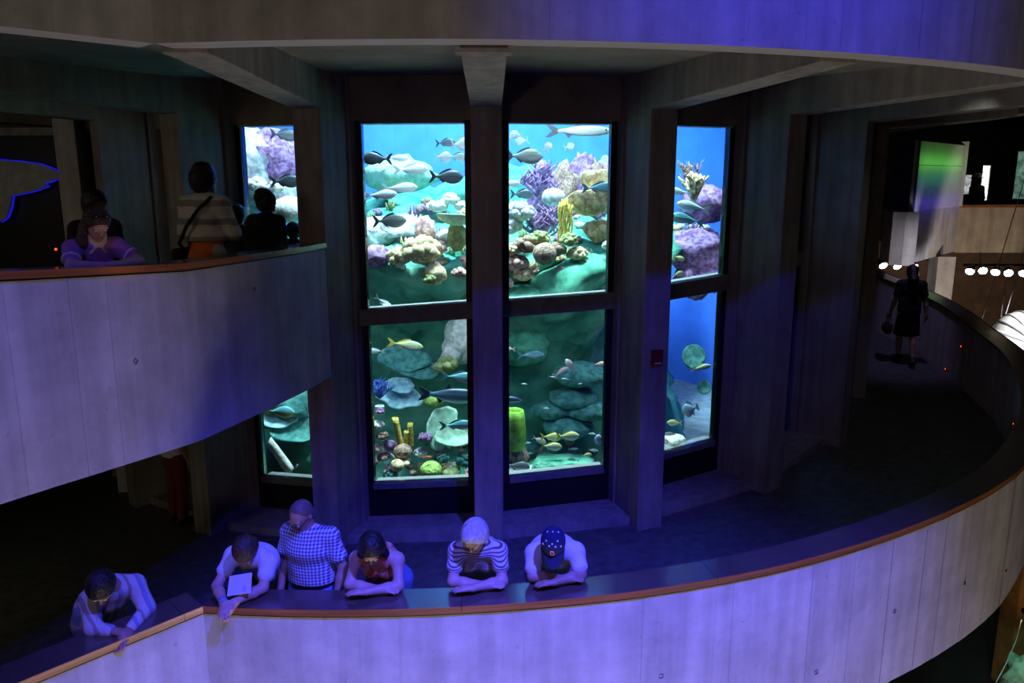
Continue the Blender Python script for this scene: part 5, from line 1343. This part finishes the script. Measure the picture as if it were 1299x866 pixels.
# 9 - woman seen from behind with striped sweater and orange skirt
g9 = at(262, 300, 7.75); g9.z = -1.80
J = stand(fd=(.25, 1, .02)); J.update(ell=(-.26, .04, 1.13), elr=(.26, .04, 1.13), wrl=(-.10, .24, 1.08), wrr=(.10, .24, 1.06), hl=(.9, .4, 0), hr=(-.9, .4, 0), nl=(0, -1, 0), nr=(0, -1, 0))
pp, _ = person('woman seen from behind in a pale banded sweater and orange skirt on the gallery', g9, (.30, 1), J,
       dict(fem=1, shirt=dict(m=cloth('sweater_bands', (.66, .66, .64), 'stripe', (.30, .30, .32), 6.5, (0, 0, 1), .38), sleeve=1.8, hem=.75, g=.030), legs=dict(m=cloth('orange_skirt', (.80, .16, .03)), skirt=1, to=1.0, name='skirt'), skin=SK_D,
            hair=dict(m=M_HAIRK, g=.03, t=.04, buns=[((0, -.01, .11), (.085, .09, .06))])), scale=1.10, res=.012, chest=1.05)
mb = MB(); mb.tube([Vector(v) for v in ((.13, -.06, 1.45), (.05, -.155, 1.34), (-.06, -.175, 1.20), (-.17, -.15, 1.05), (-.21, -.04, .98))], .016, 6); mb.build('bag_strap', M_BLACK, pp, True)
mb = MB(); mb.box((-.30, -.12, .78), (-.20, .10, 1.0)); mb.build('shoulder_bag', M_BLACK, pp, bevel=.03)
Jk = Field((-.3, -.3, .6), (.4, .3, 1.2), .012); Jk.cap((.16, -.06, 1.0), (.24, -.10, .74), .05, .075, .02, (0, 1, 0), 1.3); Jk.build('jacket_tied_at_waist', cloth('jacket_pale', (.45, .46, .46)), pp, 2)
# 10-12 family silhouettes in front of the gallery window
for k, (px, Y, hgt, lb, buns) in enumerate(((338, 8.35, .965, 'adult with piled up hair silhouetted against the gallery window', [((0, -.04, .10), (.085, .085, .05)), ((0, -.10, .05), (.06, .05, .05))]),
                                           (303, 8.60, .87, 'child silhouetted beside the adult with piled up hair', []),
                                           (371, 9.0, .75, 'small child peeking into the gallery window', []))):
    g = at(px, 290, Y); g.z = -1.80
    person(lb, g, ((.5, 1), (-.1, 1), (.5, .9))[k], stand(fd=((.2, 1, .0), (.1, 1, 0), (.1, 1, .05))[k]), dict(fem=(k == 0), shirt=dict(m=M_BLACK if k != 1 else M_NAVYP, sleeve=1.85, hem=-.2), legs=dict(m=M_NAVYP), skin=SK_D if k == 0 else SK_T, hair=dict(m=M_HAIRK, g=.018, t=.035, buns=buns)), scale=hgt, res=.013)
# 13 - woman walking up the ramp
ph13 = 79.3; g13 = pol(ph13, 7.38, fl(ph13))
J = stand(fd=(0, 1, -.1)); J.update(knl=(-.09, .12, .50), anl=(-.09, .05, .10), anr=(.09, -.20, .10), knr=(.09, -.04, .49), wrl=(-.27, .10, .88), wrr=(.27, -.05, .86))
pp, _ = person('woman in a black dress walking away up the ramp', g13, (.25, .97), J, dict(fem=1, shirt=dict(m=M_BLACK, sleeve=.75, hem=-.3), legs=dict(m=M_BLACK, skirt=1, to=1.0, name='dress'), skin=SK_T,
        hair=dict(m=M_HAIRK, g=.022, t=.03, locks=[([(0, -.08, 0), (0, -.11, -.12), (0, -.10, -.24)], [.075, .085, .05])])), res=.014)
hb = thing('handbag', pp.matrix_basis @ Vector((-.30, .12, .60)), 'black handbag with a red tag carried by the walking woman', 'bag', None, pp.rotation_euler.z)
Fb = Field((-.2, -.25, -.2), (.2, .25, .4), .014); Fb.cap((0, -.10, -.02), (0, .10, -.02), .075, .075, .02, (0, 0, 1), 1.25); Fb.build('bag_body', M_BLACK, hb, 2)
mb = MB(); mb.tube([Vector((0, -.10, .06)), Vector((0, -.05, .22)), Vector((0, .05, .22)), Vector((0, .10, .06))], .009, 6); mb.build('strap', M_BLACK, hb, True)
mb = MB(); mb.box((.055, -.02, -.01), (.085, .02, .05)); mb.build('tag', mat('red_tag', (.6, .03, .02), .5), hb)
# 15 - visitor half hidden under the gallery
g15 = at(226, 640, 9.7); g15.z = fl(-36)
person('visitor in a white top and dark red trousers standing under the gallery', g15, (.6, .8), stand(), dict(shirt=dict(m=M_WHITE, sleeve=.6, hem=-.2), legs=dict(m=cloth('dark_red', (.20, .04, .03))), skin=SK_T, hair=dict(m=M_HAIRK)), res=.014)
#@@PART4
# ================================================================== GALLERY, SIGNS AND FAR SIDE OF THE HALL
def box_at(c, sx, sy, sz):     # box centred on local origin
    return MB().box((-sx/2, -sy/2, -sz/2), (sx/2, sy/2, sz/2))
# gallery display wall with shark sign
pL = at(-90, 230, 11.0); pR = at(73, 230, 11.0)
slab('wall_display', (pL.x, 11.05, -1.8), (pR.x, 11.25, .62), M_DARK, 'black display wall behind the shark sign')
a0 = at(-90, 172, 10.95); a1 = at(79, 180, 10.95)
struct(MB().box((a0.x, 10.85, .50+ZC), (a1.x, 11.02, .60+ZC)).build('trim_1', M_COL), 'pale lintel beam above the shark sign')
c0 = at(94, 230, 10.7)
struct(MB().box((c0.x-.15, 10.6, -1.8+ZC), (c0.x+.13, 10.9, 1.05+ZC)).build('column_gallery', M_CONC, bevel=.01), 'pale square column at the end of the black display wall')
c1 = at(158, 600, 11.2)
struct(MB().box((c1.x-.07, 11.1, fl(-48)-.1+ZC), (c1.x+.07, 11.4, -2.1+ZC)).build('column_below', M_CONC, bevel=.01), 'slim pale column under the gallery')
struct(MB().hexa([W(Vector(v)) for v in ((-9, 6.2, .80), (-5.2, 8.6, .80), (-5.35, 8.85, .80), (-9.15, 6.45, .80), (-9, 6.2, 1.06), (-5.2, 8.6, 1.06), (-5.35, 8.85, 1.06), (-9.15, 6.45, 1.06))]).build('beam', M_COL), 'diagonal concrete beam under the slab over the gallery')
SH = [(78, 224), (66, 214), (48, 208), (25, 205), (0, 203), (-30, 200), (-60, 196), (-72, 176), (-84, 174), (-86, 198), (-150, 212), (-176, 196), (-190, 192), (-180, 216), (-186, 244), (-170, 232), (-150, 224), (-100, 236), (-60, 243), (-40, 247), (-20, 247), (-12, 262), (-8, 276), (0, 281), (8, 276), (13, 262), (15, 248), (40, 243), (60, 236), (56, 232), (62, 231)]
so_ = at(0, 230, 10.9)
shk = thing('shark_sign', W(so_), 'grey cut out shark sign edged with blue light on the black display wall', 'sign')
def sign_plate(name, grow, y0, y1, m):
    P = [at(x, y, 10.9)-so_ for x, y in SH]; n = len(P); c = sum(P, Vector())/n
    if grow:
        Q = []
        for i in range(n):
            a, b = P[i-1], P[(i+1) % n]; d = (b-a); nn = Vector((d.z, 0, -d.x)).normalized()
            Q.append(P[i]-nn*grow)
        P = Q
    V = [Vector((p.x, y0, p.z)) for p in P] + [Vector((p.x, y1, p.z)) for p in P]
    F = [tuple(range(n)), tuple(reversed(range(n, 2*n)))] + [((i+1) % n, i, n+i, n+(i+1) % n) for i in range(n)]
    return obj(name, V, F, m, shk)
sign_plate('shark_face', 0, 0, .02, mat('sign_grey', (.50, .53, .55), .6, var=.25, scale=7))
sign_plate('light_edge', -.013, .03, .06, mat('blue_light', (.02, .02, .8), .5, emit=.42, ecol=(.015, .015, 1.0)))
sign_plate('backing', -.005, .06, .14, M_DARK)
mb = MB(); mb.tube([at(60, 232, 10.9)-so_+Vector((0, -.004, 0)), at(70, 229, 10.9)-so_+Vector((0, -.004, 0))], .006, 5); mb.build('mouth_line', mat('blue_light2', (.02, .02, .8), .5, emit=.5, ecol=(.02, .02, 1)), shk)
# red indicator lamps
def red_led(P, nrmv, label, s=.012, e=4.):
    t = thing('red_indicator', W(P), label, 'light'); n = Vector(nrmv).normalized(); t.rotation_euler = n.to_track_quat('Z', 'Y').to_euler()
    MB().box((-s*1.8, -s*1.3, -.006), (s*1.8, s*1.3, .004)).build('housing', M_DARK, t)
    MB().lathe([(s*.9, .004), (s*.8, .010), (s*.3, .014), (.001, .0145)], 10).build('lens', mat('red_lens_%d' % int(e*10), (.5, .02, .01), .4, emit=e, ecol=(1, .06, .01)), t, True)
post = at(71, 316, 6.3)
struct(MB().box((post.x-.03, post.y+.02, -1.8+ZC), (post.x+.03, post.y+.08, post.z+.05+ZC)).build('trim_2', M_DARK), 'dark gallery post carrying a red indicator')
red_led(post, (.3, -1, 0), 'red indicator lamp on the dark post beside the child in lavender', .011, 3)
for px, py, hh, lb, e in ((1220, 437, .62, 'red marker light high on the ramp wall behind the walking woman', 3.), (1200, 458, .06, 'red marker light at the foot of the ramp wall', 2.), (1287, 487, .45, 'red marker light on the near bend of the ramp wall', 2.)):
    best = min(np.arange(50, 100, .1), key=lambda a: abs(649.5 + FPX*pol(a, rr(a)-WT).x/(pol(a, rr(a)-WT).y*CT-(fl(a)+hh)*ST) - px))
    red_led(pol(best, rr(best)-WT-.005, fl(best)+hh), (-math.sin(R_(best)), math.cos(R_(best)), 0), lb, .014, e)
# red call box on a column
ph = fin_phi(1); P = pol(ph, 6.61, -1.98); t = thing('fire_alarm_box', W(P), 'dark red alarm box fixed to the column beside the narrow window', 'alarm', None, R_(ph))
MB().box((-.065, -.045, -.085), (.065, 0, .085)).build('box', mat('alarm_red', (.22, .02, .02), .4), t, bevel=.008)
MB().box((-.045, -.050, -.07), (.045, -.045, -.055)).build('label_strip', mat('label_white', (.6, .6, .6), .6), t)
MB().box((-.03, -.056, -.03), (.03, -.045, .03)).build('pull_handle', mat('alarm_red2', (.30, .03, .03), .35), t, bevel=.004)

# far balcony block ----------------------------------------------------
A = at(1147, 300, 16.3); B2 = at(1213, 300, 19.4); Cb = at(1118, 300, 17.6)
def vwall(name, a, b, h0, h1, th, m, label, kind=True):
    a = Vector((a.x, a.y, 0)); b = Vector((b.x, b.y, 0)); d = (b-a).normalized(); n = Vector((-d.y, d.x, 0))
    mb = MB(); v = [a, b, b+n*th, a+n*th]
    V = [Vector((p.x, p.y, h0+ZC)) for p in v] + [Vector((p.x, p.y, h1+ZC)) for p in v]; L = (b-a).length
    mb.hexa(V); mb.U = [(0, h0), (L, h0), (L+.2, h0), (-.2, h0), (0, h1), (L, h1), (L+.2, h1), (-.2, h1)]
    o = mb.build(name, m); return struct(o, label) if kind else o
vwall('wall_far_box', A, B2, -1.83, -.75, .25, M_CONC, 'pale concrete box parapet across the hall')
vwall('wall_far_box_side', Cb, A, -1.83, -.75, .25, M_CONC, 'side of the pale concrete box across the hall')
MP = mat('panel_paint', (.75, .75, .75), .6, var=.05, scale=2)
Ap = A.lerp(B2, .08); Bp = A.lerp(B2, 1.0)
for k in (0, 1):
    h0, h1 = ((-.75, .18), (.19, .66))[k]
    vwall('wall_colour_panel_%d' % (k+1), Ap, Bp, h0, h1, .06, MP, ['lower wall panel washed violet across the hall', 'upper wall panel washed green across the hall'][k])
vwall('wall_colour_side', Cb.lerp(A, .3), Ap, -.75, .66, .06, mat('panel_blue', (.10, .09, .45), .6), 'dark blue return of the colour washed panel')
pst = at(1213, 215, 19.5)
struct(MB().box((pst.x-.16, 19.35, -.75+ZC), (pst.x+.16, 19.6, .75+ZC)).build('column_far', M_CONC), 'pale slim column at the end of the colour washed panel')
BE = at(1420, 300, 19.4)
vwall('wall_far_balcony', B2, BE, -1.86, -.78, .25, concrete('concrete_tan', (.46, .37, .28)), 'tan concrete balcony wall across the hall')
vwall('trim_3', B2+Vector((0, -.03, 0)), BE+Vector((0, -.03, 0)), -.78, -.72, .30, mat('far_rail_wood', (.30, .09, .03), .5, var=.3, scale=5), 'red brown rail on the far balcony')
slab('floor_far', (B2.x-.3, 19.6, -1.86), (24, 33, -1.7), M_FLOOR, 'floor of the far balcony')
pp_ = at(1195, 360, 18.2)
struct(MB().box((pp_.x-.20, 18.1, -8+ZC), (pp_.x+.20, 18.5, -1.83+ZC)).build('column_far', M_CONC), 'pale column carrying the concrete box across the hall')
struct(MB().box((at(1120, 380, 25).x-4, 25, -8+ZC), (24, 25.3, -1.9+ZC)).build('wall_far_brown', concrete('wall_brown', (.20, .12, .08), uvs=False, streak=.3, sx=3, sy=3)), 'brown wall behind the row of spotlights')
# dark end wall of the balcony room with lit cases
struct(MB().box((B2.x, 25, -1.9+ZC), (24, 25.3, 1.4+ZC)).build('wall_far_room', M_WALLD), 'dark rear wall of the far balcony')
def case(px0, px1, py0, py1, Y, ecol, e, label):
    a = at(px0, py1, Y); b = at(px1, py0, Y); c = (a+b)/2
    t = thing('display_case', W(Vector((c.x, Y, a.z))), label, 'display case'); w, h = b.x-a.x, b.z-a.z
    MB().box((-w/2, .02, 0), (w/2, .10, h)).build('lit_interior', mat('case_%d_%d' % (px0, py0), ecol, .6, var=.85, scale=5, emit=0), t)
    bm_ = bpy.data.materials['case_%d_%d' % (px0, py0)]; b_ = bm_.node_tree.nodes['Principled BSDF']
    rpn = [n for n in bm_.node_tree.nodes if n.type == 'VALTORGB'][0]; bm_.node_tree.links.new(rpn.outputs[0], b_.inputs['Emission Color']); b_.inputs['Emission Strength'].default_value = e
    f = .05
    for lo, hi in (((-w/2-f, -.02, -f), (-w/2, .12, h+f)), ((w/2, -.02, -f), (w/2+f, .12, h+f)), ((-w/2, -.02, -f), (w/2, .12, 0)), ((-w/2, -.02, h), (w/2, .12, h+f))):
        MB().box(lo, hi).build('frame_bar', M_FRAME, t)
    MB().box((-w/2, -.0, 0), (w/2, .008, h)).build('pane', mg, t)
    return t
case(1284, 1330, 192, 252, 24.87, (.16, .30, .22), .5, 'large dim green display case behind the far balcony')
case(1242, 1257, 210, 254, 24.87, (1.0, .82, .60), 3.0, 'narrow brightly lit warm display case behind the visitor in the white hat')
case(1222, 1233, 222, 246, 24.87, (.75, .85, .95), .8, 'small pale blue lit display case next to the pale column')
g14 = at(1238, 250, 21.0); g14.z = -1.7
pp, (hc, rd, fd, ud, JJ) = person('visitor in dark clothes and a white brimmed hat standing at the far balcony', g14, (-.4, .9), stand(), dict(shirt=dict(m=M_NAVYP, sleeve=1.8), legs=dict(m=M_BLACK), skin=SK_T, hair=dict(m=M_HAIRK)), res=.02, scale=.98)
ht = thing('sun_hat', pp.matrix_basis @ Vector(hc + ud*.06), 'white brimmed hat worn by the far balcony visitor', 'hat')
MB().lathe([(.19, 0), (.20, .01), (.115, .02), (.11, .09), (.07, .125), (.001, .13)], 20).build('hat_shell', M_WHITE, ht, True)
pd_ = (Bp-Ap); pd_.z = 0; pl_ = pd_.length; pd_.normalize(); pn_ = Vector((pd_.y, -pd_.x, 0)); pc_ = (Ap+Bp)/2; pc_.z = 0
for nm_, H_, dz_, cl_, pw_ in (('panel_green', .24, 0, (.22, 1.0, .12), 2.2), ('panel_violet', -.62, .0, (.12, .03, 1.0), 1.2), ('panel_teal', -.12, 0, (.02, .45, .55), .7)):
    o_ = lamp(nm_, 'AREA', tuple(pc_+pn_*.26+Vector((0, 0, H_))), tuple(pc_+Vector((0, 0, H_+dz_))), cl_, pw_, .1); o_.data.shape = 'RECTANGLE'; o_.data.size = pl_*.9; o_.data.size_y = .06
lamp('hat_fill', 'POINT', (13.2, 21.2, .9), None, (1., .75, .5), 9, .1)  # added lamp without a fixture, brings out the hat on the balcony
# spot light row on a track ---------------------------------------------
M_LAMP = mat('lamp_face', (1, .97, .9), .4, emit=30, ecol=(1, .95, .85))
def spot_head(px, py, Y, label, tilt=(35, 0)):
    P = at(px, py, Y); t = thing('track_spotlight', W(P), label, 'spotlight', 'row of white spotlights across the hall')
    t.rotation_euler = (R_(tilt[0]), 0, R_(tilt[1]))
    MB().lathe([(.02, .24), (.07, .23), (.095, .10), (.11, .0), (.105, .0), (.09, .03)], 14).build('housing', M_DARK, t, True)
    MB().lathe([(.094, .025), (.06, .012), (.001, .008)], 14).build('lens', M_LAMP, t, True)
    MB().tube([(-.0, 0, .20), (0, .06, .34), (0, .10, .42)], .014, 6).build('bracket', M_DARK, t)
for k, (x, y) in enumerate(((1230, 345), (1247, 344), (1262.5, 346), (1279.5, 347), (1298, 347.5))):
    spot_head(x, y, 18.8, ['white spotlight next to the pale carrying column', 'brightest round white spotlight, second from the carrying column', 'oval white spotlight, third from the carrying column', 'round white spotlight, fourth from the carrying column', 'white spotlight, fifth from the carrying column'][k], (-58-6*(k % 2), -38 if k % 2 == 0 else -22))
for k, (x, y) in enumerate(((1121, 337.5), (1139, 338.5), (1160, 339.5))):
    spot_head(x, y, 19.6, ['white spotlight under the concrete box behind the ramp columns', 'white spotlight under the concrete box beside the walking woman', 'white spotlight half hidden by the walking woman'][k], (-56, 0))
q0 = at(1222, 337, 19.15); q1 = at(1400, 337, 19.15); q0.z = q1.z = at(1262, 346, 18.8).z+.15; t = thing('lighting_track', W(q0), 'thin black lighting track above the row of spotlights', 'lighting track')
MB().tube([(0, 0, 0), (q1.x-q0.x, 0, 0)], .03, 6).build('bar', M_DARK, t)
for k in range(3): MB().tube([(.4+k*1.1, 0, 0), (.4+k*1.1, .05, .30)], .012, 6).build('hanger', M_DARK, t)
q0 = at(1105, 331, 19.99); q1 = at(1180, 331, 19.99); q0.z = q1.z = at(1139, 338.5, 19.6).z+.15; t = thing('lighting_track', W(q0), 'short black lighting track under the concrete box', 'lighting track')
MB().tube([(0, 0, 0), (q1.x-q0.x, 0, 0)], .03, 6).build('bar', M_DARK, t); MB().tube([(.4, 0, 0), (.4, .0, .35)], .012, 6).build('hanger', M_DARK, t)
lamp('row_wash', 'SPOT', tuple(at(1255, 345, 19.2)), tuple(at(1255, 430, 25)), (1., .82, .62), 300, .2, 110, 1.)
lamp('box_fill', 'SPOT', (11.0, 12.5, -5.0), (10.6, 19, -1.6), (1., .84, .68), 750, .2, 34, .6)  # added unseen lamps, this and the next, brighten the concrete box and balcony
lamp('box_fill', 'SPOT', (9.6, 12.0, -5.0), (8.3, 16.8, -2.0), (.92, .90, 1.), 900, .2, 26, .5)
# suspended white ribbed model with cables --------------------------------
sm_ = at(1297, 432, 14.6); t = thing('ribbed_model', W(sm_), 'brilliant white ribbed model hanging on cables beyond the ramp wall', 'model')
M_WMOD = mat('model_white', (.9, .9, .88), .5); M_GOLD = mat('model_gold', (.55, .36, .12), .5, var=.4, scale=9)
R0 = .56
V, F = ico(4, lambda q: Vector((q.x*R0*(1.05), q.y*R0*.8, max(q.z, -.15)*R0*1.0)))
obj('shell', V, F, M_WMOD, t, True)
for k in range(8):
    a = -1.2 + k*.34; mb = MB(); pts = []
    for j in range(11):
        b = math.pi*(.04+.92*j/10); pts.append(Vector((math.sin(a)*R0*1.07*math.sin(b)+0, -math.cos(b)*R0*.83*1.0, math.cos(a)*math.sin(b)*R0*1.02)))
    mb.tube(pts, .016, 6); mb.build('rib', M_WMOD if k % 2 == 0 else mat('model_grey', (.35, .36, .38), .5), t, True)
V, F = ico(2, lambda q: Vector((q.x*.20+.22, q.y*.2-.42, q.z*.14-.10))); obj('gold_base', V, F, M_GOLD, t, True)
lamp('model_spot', 'SPOT', (sm_.x+.2, sm_.y-2.4, sm_.z+2.0), tuple(sm_), (1., .98, .95), 700, .1, 32, .5)
for k, (x0, y0, x1, y1) in enumerate(((1246, 404, 1274, 312), (1276, 398, 1301, 314), (1270, 402, 1276, 352))):
    a = at(x0, y0, 14.5); b = at(x1, y1, 14.5+.3*k); d = b-a; e = a + d*(2.2 if k < 2 else 1.0)
    a2 = sm_ + Vector((-.45+.3*k, 0, .1)) if k == 1 else a
    o = MB().tube([W(a), W(e)], .008, 5).build('suspension_cable', mat('steel_cable', (.55, .55, .55), .4, .6), None)
    tag(o, ['long steel cable slanting up from the ramp wall', 'steel cable running up from the ribbed model', 'short faint steel cable between the two long ones'][k], 'cable')
# pool exhibit at the lower right -----------------------------------------
gl = at(1299, 775, 10.3); t = thing('pool_spotlight', W(gl), 'small glaring spotlight low beside the green pool rock', 'spotlight')
MB().lathe([(.03, .10), (.045, .05), (.05, 0), (.04, .01)], 12).build('housing', M_DARK, t, True)
MB().lathe([(.042, .005), (.02, -.008), (.001, -.01)], 12).build('lens', mat('lamp_face_warm', (1, .85, .6), .4, emit=40, ecol=(1, .8, .5)), t, True)
t.rotation_euler = (R_(60), 0, R_(20))
ww = at(1296, 735, 11.2); slab('column_pool', (ww.x-.0, 11.2, -8), (ww.x+1.2, 11.6, at(1296, 700, 11.2).z), mat('warm_post', (.45, .20, .06), .8, var=.3, scale=4), 'orange brown exhibit post in the lower corner')
gr = at(1300, 858, 10.3); boulder('pool_rock', gr, .28, CM['mint'], 'green faceted pool rock lit in the lower corner', 'rock', lump=.5, flat=1.2)
lamp('pool_green', 'SPOT', (gr.x-1.0, gr.y-1.5, gr.z+2.2), tuple(gr), (.35, 1., .8), 60, .1, 40, .6)
cb = [at(1296, 786, 10.3), at(1289, 812, 10.1), at(1277, 840, 9.9), at(1262, 868, 9.7), at(1240, 910, 9.4)]
o = MB().tube([W(p) for p in cb], .007, 5).build('lamp_cable', mat('steel_cable', (.55, .55, .55), .4, .6)); tag(o, 'thin pale cable curving down from the low glaring spotlight', 'cable')
# local light on the ramp by the walking woman and in the gallery
lamp('ramp_spot', 'SPOT', tuple(pol(76, 7.3, .95)), tuple(pol(84, 7.3, fl(84))), (.50, .42, 1.0), 75, .08, 50, .8)
lamp('ramp_fill', 'SPOT', tuple(pol(48, 7.9, .95)), tuple(pol(46, 7.7, -4)), (.85, .95, .80), 10, .1, 120, 1.)  # added fill without a fixture, lifts the dark ramp floor and columns
lamp('gallery_fill', 'AREA', (-7.5, 5.0, .6), (-6, 9, -1.2), (.95, .80, .55), 14, 1.2)  # added warm fill for the dim gallery
lamp('child_face_fill', 'SPOT', (-1.9, 5.0, -1.0), (-3.02, 5.92, -.36), (1., .62, .38), 6, .05, 26, .8)  # added spot without a fixture, warms the child's face
lamp('under_gallery_glow', 'AREA', (-7.0, 6.5, -2.4), (-4.2, 9.5, -3.4), (.9, .85, .5), 5, 1.)
